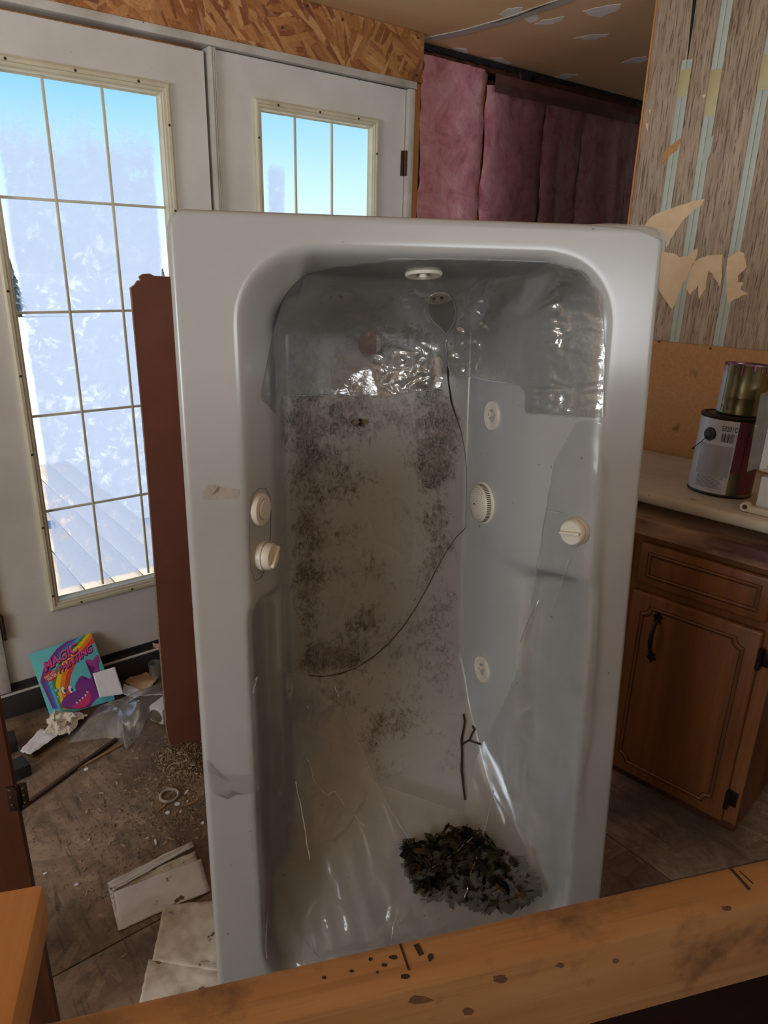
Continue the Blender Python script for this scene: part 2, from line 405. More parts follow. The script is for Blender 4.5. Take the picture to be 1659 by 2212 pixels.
def film_mat(name, haze, rough, tint=(0.86, 0.86, 0.86, 1), gl=0.16, bumpn=0.0, fr=0.6):
    k = NT(name)
    t = k.n('ShaderNodeBsdfTransparent'); t.inputs[0].default_value = (0.97, 0.97, 0.96, 1)
    d = k.n('ShaderNodeBsdfDiffuse'); d.inputs[0].default_value = tint
    tl = k.n('ShaderNodeBsdfTranslucent'); tl.inputs[0].default_value = tint
    dm = k.n('ShaderNodeMixShader'); dm.inputs[0].default_value = 0.4; k.l(d.outputs[0], dm.inputs[1]); k.l(tl.outputs[0], dm.inputs[2])
    nz = k.noise(k.coord(), 7, 5, 0.6)
    hz = k.math('MULTIPLY', k.mask(nz, 0.25, 0.75), haze * 1.3)
    m1 = k.n('ShaderNodeMixShader'); k.l(hz, m1.inputs[0]); k.l(t.outputs[0], m1.inputs[1]); k.l(dm.outputs[0], m1.inputs[2])
    g = k.n('ShaderNodeBsdfGlossy'); g.inputs['Roughness'].default_value = rough
    lw = k.n('ShaderNodeLayerWeight'); lw.inputs[0].default_value = 0.35
    fc = k.math('ADD', k.math('MULTIPLY', lw.outputs['Fresnel'], fr), gl)
    if bumpn:
        b = k.bump(k.noise(k.coord(), 60, 4, 0.6, 1.0), bumpn, 0.01); k.l(b, g.inputs['Normal'])
    m2 = k.n('ShaderNodeMixShader'); k.l(fc, m2.inputs[0]); k.l(m1.outputs[0], m2.inputs[1]); k.l(g.outputs[0], m2.inputs[2])
    k.l(m2.outputs[0], k.out.inputs[0]); return k.m
MT['film'] = film_mat('clear_film', 0.30, 0.10, (0.66, 0.66, 0.65, 1), gl=0.26, bumpn=0.12)
MT['film_low'] = film_mat('milky_film', 0.22, 0.18, (0.58, 0.58, 0.57, 1), gl=0.035, fr=0.4)
MT['bag'] = film_mat('clear_bag', 0.42, 0.2, (0.82, 0.86, 0.86, 1), gl=0.03, fr=0.3)
MT['clear'] = film_mat('jar_glass', 0.14, 0.06, (0.9, 0.92, 0.92, 1), gl=0.06, fr=0.5)

def tub_mat():
    k = NT('white_acrylic')
    base = k.mix(k.mask(k.noise(k.coord(), 2.0, 4), 0.3, 0.7), rgb(166, 166, 165), rgb(156, 155, 153))
    dirt = k.attr('dirt')
    co = k.coord()
    a = k.noise(k.coord((1, 1, 0.7)), 75, 10, 0.78, 0.5); b = k.noise(co, 9, 6, 0.65)
    m = k.math('ADD', k.math('MULTIPLY', dirt, 0.42), k.math('ADD', k.math('MULTIPLY', k.math('SUBTRACT', a, 0.5), 0.9), k.math('MULTIPLY', k.math('SUBTRACT', b, 0.5), 0.75)))
    heavy = k.math('MULTIPLY', k.mask(m, 0.14, 0.30), k.mask(dirt, 0.05, 0.3))
    light = k.math('MULTIPLY', dirt, 0.45)
    sc1 = k.noise(k.coord((1, 1, 0.06), (0, 0.5, 0)), 120, 2, 0.5); sc2 = k.noise(k.coord((1, 1, 0.06), (0, -0.35, 0)), 120, 2, 0.5)
    scr = k.math('MULTIPLY', k.math('MAXIMUM', k.mask(sc1, 0.70, 0.74), k.mask(sc2, 0.71, 0.75)), 0.8)
    brk = k.mask(k.noise(k.coord((1, 1, 0.6), (0, 0.4, 0)), 150, 9, 0.75, 1.2), 0.42, 0.56)
    heavy = k.math('MULTIPLY', heavy, k.math('ADD', 0.42, k.math('MULTIPLY', brk, 0.58)))
    hv = k.math('MULTIPLY', heavy, k.math('SUBTRACT', 1.0, scr))
    col = k.mix(light, base, rgb(150, 142, 134))
    dcol = k.mix(k.mask(k.noise(co, 22, 5, 0.6), 0.40, 0.60), rgb(46, 38, 30), rgb(104, 92, 80))
    col = k.mix(k.math('MULTIPLY', hv, 0.95), col, dcol)
    sp = k.noise(co, 55, 3, 0.5)
    col = k.mix(k.math('MULTIPLY', k.mask(sp, 0.735, 0.76), 0.6), col, rgb(78, 64, 50))
    rough = k.math('ADD', 0.22, k.math('MULTIPLY', dirt, 0.35))
    k.principled(col, rough, 0, None, 0.0, 0.5)
    return k.m
MT['tub'] = tub_mat()
def insul_mat():
    k = NT('pink_insulation'); co = k.coord()
    a = k.noise(co, 9, 9, 0.72, 0.8); b = k.noise(co, 45, 8, 0.7)
    col = k.ramp(a, ((0.30, rgb(176, 96, 108)), (0.46, rgb(222, 146, 156)), (0.62, rgb(238, 176, 182)), (0.75, rgb(248, 206, 208))))
    k.principled(col, 0.8, 0, k.bump(b, 0.9, 0.012), 0.0, 0.3, sheen=0.2)
    return k.m
MT['insul'] = insul_mat()
def panel_mat():
    k = NT('printed_oak_panel')
    a = k.noise(k.coord((1, 1, 0.08)), 70, 5, 0.6, 0.8)
    b = k.noise(k.coord((1, 1, 0.06)), 210, 5, 0.62, 0.6)
    c = k.noise(k.coord((1, 1, 0.25)), 4, 3)
    col = k.ramp(a, ((0.30, rgb(136, 114, 92)), (0.5, rgb(166, 146, 124)), (0.70, rgb(180, 162, 140))))
    col = k.mix(k.math('MULTIPLY', k.mask(b, 0.52, 0.62), 0.8), col, rgb(78, 62, 50))
    col = k.mix(k.math('MULTIPLY', k.mask(c, 0.4, 0.7), 0.35), col, rgb(136, 108, 78))
    k.principled(col, 0.5, 0, k.bump(b, 0.1, 0.002)); return k.m
MT['panel'] = panel_mat()
MT['strip'] = simple('pale_green_batten', rgb(182, 192, 182), rgb(166, 172, 158), 10, (1, 1, 0.2), rough=0.5)
MT['stripy'] = simple('yellow_batten', rgb(190, 178, 134), rgb(176, 164, 120), 10, rough=0.5)
MT['torn'] = simple('torn_backing', rgb(226, 200, 164), rgb(214, 184, 146), 16, rough=0.9)
MT['vapor'] = film_mat('vapour_barrier', 0.05, 0.22, (0.8, 0.6, 0.5, 1), gl=0.07)

# ================================================================== SETTING
DWm = DW
# ---- floor: sheets with open joints
floor = empty('floor', DW); struct(floor, 'worn dirty strand board subfloor under the tub', 'floor')
seamY = (DW.inverted() @ onz(50, 2145)).y
seamX1 = (DW.inverted() @ onz(74, 2137)).x
seamX2 = (DW.inverted() @ onz(1311, 1801)).x
xs = [-3.2, seamX1 - 1.22, seamX1, (seamX1 + seamX2) / 2 + 0.12, seamX2, seamX2 + 1.4, 4.1]
ysl = [-5.2, seamY - 2.44, seamY - 1.22, seamY, 0.2]
def floor_sheet(x0, x1, y0, y1):
    return box('floor_sheet', (x0 + 0.0018, y0 + 0.0018, -0.02), (x1 - 0.0018, y1 - 0.0018, 0.0), MT['floor'], floor, bev=0.0015)
for j in range(len(ysl) - 1):
    for i in range(len(xs) - 1):
        if j == 2 or j == 1 or True:
            if j == 3 and i in (2, 3) and i == 3: pass
            floor_sheet(xs[i], xs[i + 1], ysl[j], ysl[j + 1])
box('subfloor', (-3.2, -5.2, -0.08), (4.1, 0.25, -0.021), MT['cabdark'], floor, bev=0)

# ---- ceiling with taped joint and filler patches
ceil = box('ceiling', (-3.3, -5.3, CEIL), (4.2, 0.3, CEIL + 0.05), MT['ceil'], None, DW, bev=0); struct(ceil, 'bare tan ceiling board with filler patches', 'ceiling')
def ceil_patch(name, pts, th, mat):
    p = [DW.inverted() @ onz(x, y, CEIL) for x, y in pts]
    return prism(name, [Vector((q.x, q.y, CEIL + 0.001)) for q in p], (0, 0, -th), mat, ceil)
def zz(pts, ox, oy, s): return [(ox + x / s, oy + y / s) for x, y in pts]
def jag(pts, n=3, amp=5):
    out = []
    for i in range(len(pts)):
        a, b = Vector(pts[i] + (0,)), Vector(pts[(i + 1) % len(pts)] + (0,))
        out.append((a.x, a.y))
        for k in range(1, n):
            t = k / n; p = a.lerp(b, t); nrm = Vector((-(b - a).y, (b - a).x, 0)).normalized() if (b - a).length > 0 else Vector()
            q = p + nrm * random.uniform(-amp, amp); out.append((q.x, q.y))
    return out
Z3 = lambda pts: zz(pts, 1000, 0, 2.517)
ceil_patch('joint_tape', Z3([(-215, 225), (-213, 205), (0, 160), (250, 88), (400, 34), (520, -6), (600, -26), (600, 4), (420, 64), (265, 116), (0, 187)]), 0.004, MT['trim'])
ceil_patch('joint_crack', Z3([(150, 124), (250, 90), (320, 74), (250, 94)]), 0.0052, MT['plug']); ceil_patch('joint_crack', Z3([(300, 78), (400, 36), (500, 4), (405, 39)]), 0.0052, MT['plug'])
for pts in ([(195, 80), (250, 45), (325, 40), (320, 75), (240, 92)], [(320, 85), (400, 75), (415, 100), (365, 125), (335, 110)],
            [(385, 130), (450, 105), (550, 90), (530, 115), (490, 130), (410, 135)], [(650, 60), (740, 40), (860, 20), (855, 50), (740, 95), (680, 80)],
            [(595, 210), (690, 188), (795, 182), (780, 200), (690, 215)], [(855, 345), (920, 318), (1000, 305), (1010, 325), (960, 345)],
            [(140, 315), (210, 312), (270, 345), (240, 352), (190, 335)], [(500, 420), (560, 400), (625, 405), (590, 418), (540, 430)],
            [(-60, 262), (20, 265), (30, 285), (-20, 285)], [(720, 505), (780, 495), (845, 510), (800, 518)]):
    ceil_patch('filler_patch', Z3(jag(pts, 3, 4)), 0.0016, MT['spackle'])

# ---- wall with the doors (left) -----------------------------------------------------------
wl = box('wall_left', (-3.2, 0.0, 0), (0.255, 0.14, CEIL), MT['wall'], None, DW, bev=0); struct(wl, 'plain painted wall left of the glazed doors', 'wall')
box('osb_header', (0.0, -0.012, 2.158), (2.045, 0.10, CEIL - 0.001), MT['osb'], wl, bev=0.002)
for q in ((664, 12), (903, 82), (900, 163), (740, 42), (610, 60)):
    p = onframe(q[0], q[1], DW, -0.012)
    lathe('nail_head', [(0, 0.0), (0.0045, 0.0), (0.0045, 0.0015), (0, 0.0018)], MT['plug'], wl, None, 10).matrix_local = Matrix.Translation((p.x, -0.012, p.z)) @ Matrix.Rotation(pi / 2, 4, 'X')
t1 = box('trim_1', (0.2, -0.018, 2.132), (2.012, 0.1, 2.157), MT['trim'], None, DW, 0.003); struct(t1, 'scuffed white head trim above both doors', 'trim')
t2 = box('trim_2', (1.977, -0.016, 0.0), (2.006, 0.1, 2.131), MT['trim'], None, DW, 0.003); struct(t2, 'white door jamb beside the orange stud', 'trim')
t3 = box('trim_3', (0.262, -0.014, 0.0), (0.298, 0.1, 2.131), MT['trim'], None, DW, 0.003); struct(t3, 'rust streaked white jamb on the hinge side', 'trim')
t4 = box('trim_4', (1.150, -0.010, 0.10), (1.176, 0.1, 2.131), MT['trim'], None, DW, 0.003); struct(t4, 'narrow white mullion post between both doors', 'trim')
for dx in (0.006, 0.013, 0.019):
    box('bead', (1.150 + dx, -0.014, 0.10), (1.150 + dx + 0.003, -0.009, 2.13), MT['trim'], t4, bev=0.001)
box('gap_backing', (0.26, 0.05, 2.09), (1.15, 0.1, 2.1319), MT['stud'], t1, bev=0.001)  # orange wood tone stands in for light leaking over the door
box('gap_backing', (1.125, 0.05, 0.1), (1.1499, 0.1, 2.1319), MT['black'], t4, bev=0.001)  # black strip put in as the shade of the door gap
sill = box('trim_5', (0.0, -0.035, 0.0), (2.05, 0.12, 0.088), MT['black'], None, DW, 0.004); struct(sill, 'black door sill along the bottom of the doors', 'sill')
box('door_sweep', (0.29, 0.008, 0.0875), (1.98, 0.046, 0.108), MT['black'], sill, bev=0.001)
box('weather_strip', (0.1, -0.037, 0.0875), (2.0, -0.030, 0.094), MT['trim'], sill, bev=0.001)
st = box('stud', (2.008, 0.0, 0.0), (2.046, 0.09, 2.157), MT['stud'], wl, bev=0.002)

def door(name, x0, x1, gx, gz, fx, fz, vx, hz, label, hinge_x, hinges, z1=2.128):
    e = empty(name, DW); struct(e, label, 'door')
    z0, y0, y1 = 0.109, 0.004, 0.048
    bm = bmesh.new()
    bbox(bm, (x0, y0, z0), (fx[0] + 0.01, y1, z1)); bbox(bm, (fx[1] - 0.01, y0, z0), (x1, y1, z1))
    bbox(bm, (fx[0] + 0.01, y0, z0), (fx[1] - 0.01, y1, fz[0] + 0.01)); bbox(bm, (fx[0] + 0.01, y0, fz[1] - 0.01), (fx[1] - 0.01, y1, z1))
    fin(bm, 'door_slab', MT['door'], e)
    # stepped glazing frame, mitred: loft of rectangles
    prof = [(0.0, 0.004), (0.0, -0.008), (0.007, -0.013), (0.015, -0.013), (0.017, -0.009), (0.024, -0.009), (0.027, -0.004), (0.031, -0.004), (0.0315, 0.020), (0.036, 0.022)]
    v, f = [], []
    sx_ = (gx[0] - fx[0]) / 0.0325; 
    for o_, y in prof:
        k = o_ * sx_ if sx_ > 0 else o_
        a, b, c, d_ = fx[0] + k, fx[1] - k, fz[0] + k * 1.1, fz[1] - k * 1.1
        v += [(a, y, c), (b, y, c), (b, y, d_), (a, y, d_)]
    for i in range(len(prof) - 1):
        for q in range(4):
            q2 = (q + 1) % 4
            f.append((i * 4 + q, i * 4 + q2, i * 4 + 4 + q2, i * 4 + 4 + q))
    fr = raw('glazing_frame', v, f, MT['vinyl'], e, ang=20, fixn=True)
    # plugs
    w_ = 0.012
    spots = [(fx[0] + w_, z) for z in np.linspace(fz[0] + .06, fz[1] - .12, 7)] + [(fx[1] - w_, z) for z in np.linspace(fz[0] + .06, fz[1] - .12, 7)]
    spots += [(x, fz[1] - w_) for x in np.linspace(fx[0] + .09, fx[1] - .1, 3)] + [(x, fz[0] + w_) for x in np.linspace(fx[0] + .1, fx[1] - .1, 3)]
    for x, z in spots:
        lathe('screw_plug', [(0, 0), (0.0042, 0), (0.004, 0.0008), (0, 0.0008)], MT['plug'], fr, None, 10).matrix_local = Matrix.Translation((x, -0.0129, z)) @ Matrix.Rotation(pi / 2, 4, 'X')
    # pane with fog attribute
    nx, nz = 30, 90; vv, ff, fog = [], [], []
    for j in range(nz + 1):
        for i in range(nx + 1):
            a, b = i / nx, j / nz
            x = gx[0] - 0.006 + (gx[1] - gx[0] + 0.012) * a; z = gz[0] - 0.006 + (gz[1] - gz[0] + 0.012) * b
            vv.append((x, 0.026, z))
            if name == 'door_1':
                s_ = min((x - gx[0]) / 0.05 * (1.0 if b > 0.25 else 1.6), (gx[1] - x) / 0.055, (z - gz[0]) / 0.04)
                top = (1.0 - b) / 0.22
                fog.append(max(0.0, min(1.0, min(s_, 0.12 + top * 0.75))))
            else:
                s_ = min((x - gx[0] - 0.02) / 0.03, (gx[0] + 0.115 - x) / 0.03, (1.85 - z) / 0.1)
                fog.append(max(0.0, min(0.62, s_)) if b < 0.95 else 0.0)
    for j in range(nz):
        for i in range(nx):
            p = j * (nx + 1) + i; ff.append((p, p + 1, p + nx + 2, p + nx + 1))
    g = raw('glass_pane', vv, ff, MT['fog'], e)
    at = g.data.attributes.new('fog', 'FLOAT', 'POINT'); at.data.foreach_set('value', fog)
    for x in vx: box('muntin', (x - 0.004, 0.016, gz[0]), (x + 0.004, 0.024, gz[1]), MT['vinyl'], e, bev=0.0015)
    for z in hz: box('muntin', (gx[0], 0.017, z - 0.004), (gx[1], 0.025, z + 0.004), MT['vinyl'], e, bev=0.0015)
    for z in hinges:
        h = tube('hinge', [(hinge_x, -0.012, z - 0.045), (hinge_x, -0.012, z + 0.045)], 0.006, MT['hinge'], e, seg=10)
        for zz_ in (-0.027, -0.009, 0.009, 0.027):
            lathe('knuckle_gap', [(0.0064, -0.0008), (0.0064, 0.0008)], MT['plug'], h, None, 10).matrix_local = Matrix.Translation((hinge_x, -0.012, z + zz_))
        box('leaf_plate', (hinge_x - 0.012, -0.008, z - 0.045), (hinge_x + 0.003, 0.003, z + 0.045), MT['hinge'], h, bev=0.001)
    return e
rows = (0.692, 1.011, 1.329, 1.651)
d1 = door('door_1', 0.301, 1.138, (0.490, 0.979), (0.385, 1.972), (0.458, 1.014), (0.340, 2.010), (0.645, 0.812), rows,
     'white glazed door with tall fogged window standing closed on the left', 0.306, (0.33, 1.1, 1.87), 2.116)
d2 = door('door_2', 1.180, 1.973, (1.336, 1.802), (0.385, 1.975), (1.307, 1.838), (0.340, 2.010), (1.481, 1.639), rows,
     'white glazed door with clear blue window above the tub', 1.968, (0.33, 1.1, 1.87))
# ---- insulated wall (back) ----------------------------------------------------------------
wb = box('wall_back', (2.047, 0.18, 0), (4.1, 0.26, CEIL), MT['cabdark'], None, DW, bev=0); struct(wb, 'open stud wall filled with pink insulation', 'wall')
studs = [2.105, 2.515, 2.915, 3.20, 3.62, 4.02]
for x in studs:
    box('stud', (x - 0.019, 0.125, 0), (x + 0.019, 0.18, CEIL - 0.001), MT['stud'], wb, bev=0.002)
box('top_plate', (2.05, 0.098, CEIL - 0.040), (4.1, 0.18, CEIL - 0.002), MT['darkwood'], wb, bev=0.002)
for i in range(len(studs) - 1):
    x0, x1 = studs[i] + 0.004, studs[i + 1] - 0.004
    nx, nz = 18, 90; v, f = [], []
    for j in range(nz + 1):
        for k in range(nx + 1):
            a, b = k / nx, j / nz
            x = x0 + (x1 - x0) * a; z = b * (CEIL - 0.035 - (0.05 if i else 0.0))
            bulge = (1 - (2 * a - 1) ** 6) * 0.020
            nn = noise.fractal(Vector((x * 9, i * 3.1, z * 7)), 0.8, 2.0, 5) * 0.014
            crease = -0.008 * max(0, 1 - abs(a - 0.5 - 0.15 * sin(z * 3 + i)) / 0.05) * (0.5 + 0.5 * sin(z * 2 + i * 2))
            v.append((x, 0.112 - bulge - nn - crease, z))
    for j in range(nz):
        for k in range(nx):
            p = j * (nx + 1) + k; f.append((p, p + 1, p + nx + 2, p + nx + 1))
    raw('insulation_batt', v, f, MT['insul'], wb, ang=None)
# ragged black sealant along the top and the left edge
v, f = [], []
N = 160
for i in range(N + 1):
    x = 2.05 + 1.9 * i / N
    h = 0.022 + 0.02 * max(0, noise.noise(Vector((x * 22, 1, 0)))) + (0.03 if noise.noise(Vector((x * 9, 7, 0))) > 0.33 else 0) 
    if x > 3.0: h *= 0.6
    yb = 0.074
    v += [(x, yb, CEIL - 0.002), (x, yb - 0.004, CEIL - h * 0.6), (x, yb + 0.004, CEIL - h)]
for i in range(N):
    for k in range(2): f.append((i * 3 + k, i * 3 + 3 + k, i * 3 + 4 + k, i * 3 + 1 + k))
raw('sealant_strip', v, f, MT['tar'], wb)
v, f = [], []
for i in range(121):
    z = 2.30 - 1.5 * i / 120; w_ = 0.012 + 0.02 * max(0, noise.noise(Vector((3, 4, z * 14)))); c_ = 2.112 + 0.012 * noise.noise(Vector((8, 1, z * 5)))
    v += [(c_ - w_, 0.092, z), (c_, 0.082, z), (c_ + w_, 0.09, z)]
for i in range(120):
    for k in range(2): f.append((i * 3 + k, i * 3 + 1 + k, i * 3 + 4 + k, i * 3 + 3 + k))
raw('sealant_edge', v, f, MT['tar'], wb)
# brown kraft flange under the top plate on the right bays
box('kraft_flange', (2.53, 0.070, CEIL - 0.115), (3.62, 0.074, CEIL - 0.045), simple('kraft_flange', rgb(118, 76, 66), rgb(92, 58, 52), 20, rough=0.6), wb, bev=0.001)
# vapour barrier sheet with vertical tension folds
nx, nz = 110, 70; v, f = [], []
for j in range(nz + 1):
    for k in range(nx + 1):
        x = 2.48 + 1.45 * k / nx; z = 0.05 + (CEIL - 0.13) * j / nz
        fold = 0.010 * noise.ridged_multi_fractal(Vector((x * 6 + 0.6 * z, 2.0, z * 0.9)), 1.0, 2.0, 3, 0.8, 2.0)
        fold += 0.012 * noise.noise(Vector((x * 9, 5, z * 3)))
        v.append((x, 0.066 - fold, z))
for j in range(nz):
    for k in range(nx):
        p = j * (nx + 1) + k; f.append((p, p + 1, p + nx + 2, p + nx + 1))
vb = raw('vapour_barrier', v, f, MT['vapor'], None, DW, ang=None); tag(vb, 'clear glossy plastic sheet creased over the pink insulation', 'plastic sheet')

# ---- panelled partition on the right --------------------------------------------------------
WY = 0.60
wr = box('wall_right', (-1.243, WY + 0.004, 0), (3.1, WY + 0.10, CEIL), MT['stud'], None, RW, bev=0); struct(wr, 'partition covered in grey brown wood grain panels', 'wall')
px1 = onframe(1497, 60, RW, WY).x; s1 = onframe(1456, 330, RW, WY).x; s2 = onframe(1528, 280, RW, WY).x; s3 = onframe(1612, 400, RW, WY).x
gapx = onframe(1487, 132, RW, WY)
edges = [-1.240, s1, s2, s3, s3 + 0.21, s3 + 0.44, s3 + 0.65, s3 + 0.88, 3.1]
for i in range(len(edges) - 1):
    a, b = edges[i] + 0.0015, edges[i + 1] - 0.0015
    gtop = 0.0
    if i == 0:  # this board has come loose at the top: its edge stands off the next one
        pts = [Vector((a, WY, 0)), Vector((b, WY, 0)), Vector((b, WY, gapx.z)), Vector((b - 0.012, WY, CEIL - 0.001)), Vector((a, WY, CEIL - 0.001))]
        prism('wood_panel', pts, (0, 0.004, 0), MT['panel'], wr)
    else:
        box('wood_panel', (a, WY, 0), (b, WY + 0.004, CEIL - 0.001), MT['panel'], wr, bev=0.0008)
box('panel_gap', (s1 - 0.015, WY + 0.0035, gapx.z), (s1 + 0.002, WY + 0.0046, CEIL - 0.002), MT['hole'], wr, bev=0)
box('panel_edge', (-1.2455, WY - 0.003, 0), (-1.2395, WY + 0.02, CEIL - 0.001), MT['stud'], wr, bev=0.001)
for x, ztop in ((s1, gapx.z + 0.005), (s2, CEIL - 0.003), (s3, CEIL - 0.003), (s3 + 0.21, CEIL - 0.003)):
    box('batten_strip', (x - 0.0165, WY - 0.0022, 0.9), (x - 0.0004, WY + 0.001, ztop), MT['strip'], wr, bev=0.0008)
    box('batten_strip', (x + 0.0004, WY - 0.0022, 0.9), (x + 0.0165, WY + 0.001, ztop), MT['strip'], wr, bev=0.0008)
for x, za, zb in ((s1, onframe(1482, 150, RW, WY).z, onframe(1478, 208, RW, WY).z), (s2, onframe(1545, 150, RW, WY).z, onframe(1537, 250, RW, WY).z), (s3, onframe(1645, 120, RW, WY).z, onframe(1640, 195, RW, WY).z)):
    box('batten_patch', (x - 0.0172, WY - 0.0028, zb), (x + 0.0172, WY - 0.0015, za), MT['stripy'], wr, bev=0.0004)
def wall_patch(name, pts, mat, th=0.0034):
    p = [onframe(x, y, RW, WY) for x, y in pts]
    return prism(name, [Vector((q.x, WY + 0.001, q.z)) for q in p], (0, -th, 0), mat, wr)
for pts in ([(985, 1235), (1030, 1175), (1110, 1140), (1210, 1110), (1315, 1080), (1300, 1115), (1200, 1195), (1140, 1285), (1105, 1345), (1095, 1280), (1050, 1245)],
            [(1075, 1370), (1135, 1375), (1180, 1400), (1220, 1395), (1275, 1350), (1270, 1400), (1225, 1490), (1190, 1560), (1140, 1680), (1115, 1650), (1060, 1560), (1070, 1450)],
            [(1250, 1430), (1330, 1390), (1415, 1385), (1400, 1560), (1380, 1530), (1360, 1490), (1335, 1470), (1320, 1570), (1285, 1630), (1280, 1550), (1235, 1605), (1215, 1570)],
            [(1440, 1400), (1500, 1360), (1530, 1375), (1545, 1450), (1495, 1500), (1490, 1540), (1525, 1535), (1510, 1570), (1555, 1600), (1500, 1620), (1440, 1650), (1435, 1540)]):
    wall_patch('torn_patch', Z3(jag(pts)), MT['torn'])
wall_patch('torn_patch', Z3([(1120, 800), (1195, 745), (1165, 820), (1140, 835), (1078, 895), (1095, 830)]), MT['fiber'])
wall_patch('torn_patch', Z3([(1330, 760), (1365, 735), (1345, 840), (1320, 885), (1300, 870)]), MT['strip'])
wall_patch('torn_patch', Z3([(1300, 520), (1325, 512), (1310, 535)]), MT['torn']); wall_patch('torn_patch', Z3([(1012, 600), (1022, 595), (1020, 620)]), MT['torn']); wall_patch('torn_patch', Z3([(995, 672), (1010, 668), (1006, 715), (998, 700)]), MT['torn'])
bs = box('backsplash_board', (-1.10, WY - 0.012, 0.86), (1.15, WY - 0.003, 1.264), MT['fiber'], None, RW, 0.001)
tag(bs, 'bare tan fibreboard backsplash between the worktop and wood panels', 'backsplash')
for q in ((1424, 738), (1535, 753)):
    p = onframe(*q, RW, WY - 0.012); lathe('nail_head', [(0, 0), (0.004, 0), (0.004, 0.0015), (0, 0.0018)], MT['plug'], bs, None, 10).matrix_local = Matrix.Translation((p.x, WY - 0.012, p.z)) @ Matrix.Rotation(pi / 2, 4, 'X')
# ---- remaining shell: side wall and rear wall with their added window openings, end wall
def wall_with_hole(name, axis, pos, th, a0, a1, h0, h1, z0, z1, label):
    bm = bmesh.new()
    def bb(u0, u1, w0, w1):
        if axis == 'x': bbox(bm, (pos, u0, w0), (pos + th, u1, w1))
        else: bbox(bm, (u0, pos, w0), (u1, pos + th, w1))
    bb(a0, h0, 0, CEIL); bb(h1, a1, 0, CEIL); bb(h0, h1, 0, z0); bb(h0, h1, z1, CEIL)
    return struct(fin(bm, name, MT['wall'], None, DW), label, 'wall')
wall_with_hole('wall_side', 'x', -3.3, 0.1, -5.2, 0.0, WIN_SIDE['y0'], WIN_SIDE['y1'], WIN_SIDE['z0'], WIN_SIDE['z1'], 'plain side wall with an added window out of view')
wall_with_hole('wall_rear', 'y', -5.3, 0.1, -3.3, 4.2, WIN_REAR['x0'], WIN_REAR['x1'], WIN_REAR['z0'], WIN_REAR['z1'], 'plain wall with an added window behind the photographer')
hw = box('added_half_wall', (-2.4, -2.75, 0), (1.7, -2.65, 1.38), MT['wall'], None, DW, 0.004); struct(hw, 'added half height wall dimming the light on the lower tub', 'wall')  # unseen half wall added to block rear window light low down
we = box('wall_end', (4.1, -5.2, 0), (4.2, 0.26, CEIL), MT['wall'], None, DW, 0); struct(we, 'plain end wall beyond the partition', 'wall')
def win_frame(name, axis, pos, a0, a1, z0, z1, label):
    e = empty(name, DW); struct(e, label, 'window')
    def bb(n, u0, u1, w0, w1):
        if axis == 'x': box(n, (pos, u0, w0), (pos + 0.05, u1, w1), MT['trim'], e)
        else: box(n, (u0, pos, w0), (u1, pos + 0.05, w1), MT['trim'], e)
    bb('window_frame', a0, a0 + 0.04, z0, z1); bb('window_frame', a1 - 0.04, a1, z0, z1); bb('window_frame', a0 + 0.04, a1 - 0.04, z0, z0 + 0.04); bb('window_frame', a0 + 0.04, a1 - 0.04, z1 - 0.04, z1)
    m_ = (a0 + a1) / 2; bb('mullion', m_ - 0.02, m_ + 0.02, z0 + 0.04, z1 - 0.04)
win_frame('added_window_1', 'x', -3.28, WIN_SIDE['y0'], WIN_SIDE['y1'], WIN_SIDE['z0'], WIN_SIDE['z1'], 'added white framed side window out of view')
win_frame('added_window_2', 'y', -5.28, WIN_REAR['x0'], WIN_REAR['x1'], WIN_REAR['z0'], WIN_REAR['z1'], 'added white framed rear window out of view')

# ---- outdoors beyond the doors -------------------------------------------------------------
gd = box('ground', (-40, 0.3, -0.75), (60, 90, -0.6), MT['ground'], None, DW, 0); struct(gd, 'pale bright ground outside the doors', 'ground')
deck = empty('deck', DW); tag(deck, 'weathered plank deck outside the glazed doors', 'deck')
for i in range(26):
    box('deck_plank', (-2.4 + i * 0.146, 0.30, -0.09), (-2.4 + i * 0.146 + 0.138, 3.4, -0.05), MT['deck'], deck, bev=0.003)
for x in (-2.3, 0.0, 1.3): box('deck_beam', (x, 0.35, -0.6), (x + 0.09, 3.3, -0.09), MT['deck'], deck, bev=0.003)
def hang(o): return o
ls = 0
for k in range(5):
    b = box('lumber_board', (-0.55 + 0.02 * (k % 2), 1.9 + 0.03 * k, -0.05 + 0.09 * k), (0.42 - 0.03 * k, 2.05 + 0.03 * k, 0.03 + 0.09 * k), MT['stud'] if k % 2 else MT['deck'], None, DW)
    tag(b, ['lowest board of the lumber stack on the deck outside', 'second lowest board of the lumber stack on the deck outside', 'middle board of the lumber stack on the deck outside', 'second highest board of the lumber stack on the deck outside', 'topmost board of the lumber stack on the deck outside'][k], 'lumber', 'boards stacked on the deck')
def conifer(x, y, h, label):
    e = empty('conifer_tree', DW @ Matrix.Translation((x, y, -0.6))); tag(e, label, 'tree')
    tube('trunk', [(0, 0, 0), (0, 0, h)], [0.16, 0.03], MT['bark'], e)
    v, f = [], []
    for j in range(9):
        z0 = h * (0.14 + 0.09 * j); r = (1 - j / 9.5) * h * 0.2
        b = len(v); v.append((0, 0, z0 + h * 0.17))
        for k in range(14):
            a = 2 * pi * k / 14 + j; rr = r * (0.75 + 0.4 * (k % 2)) * random.uniform(.85, 1.1); v.append((rr * cos(a), rr * sin(a), z0 + random.uniform(-.1, .1)))
        for k in range(14): f.append((b, b + 1 + k, b + 1 + (k + 1) % 14))
    raw('foliage', v, f, MT['needle'], e)
tl = DW.inverted() @ (CO + ray(20, 560) * 24); conifer(tl.x, tl.y, 1.9, 'small grey conifer far outside at the left window edge')
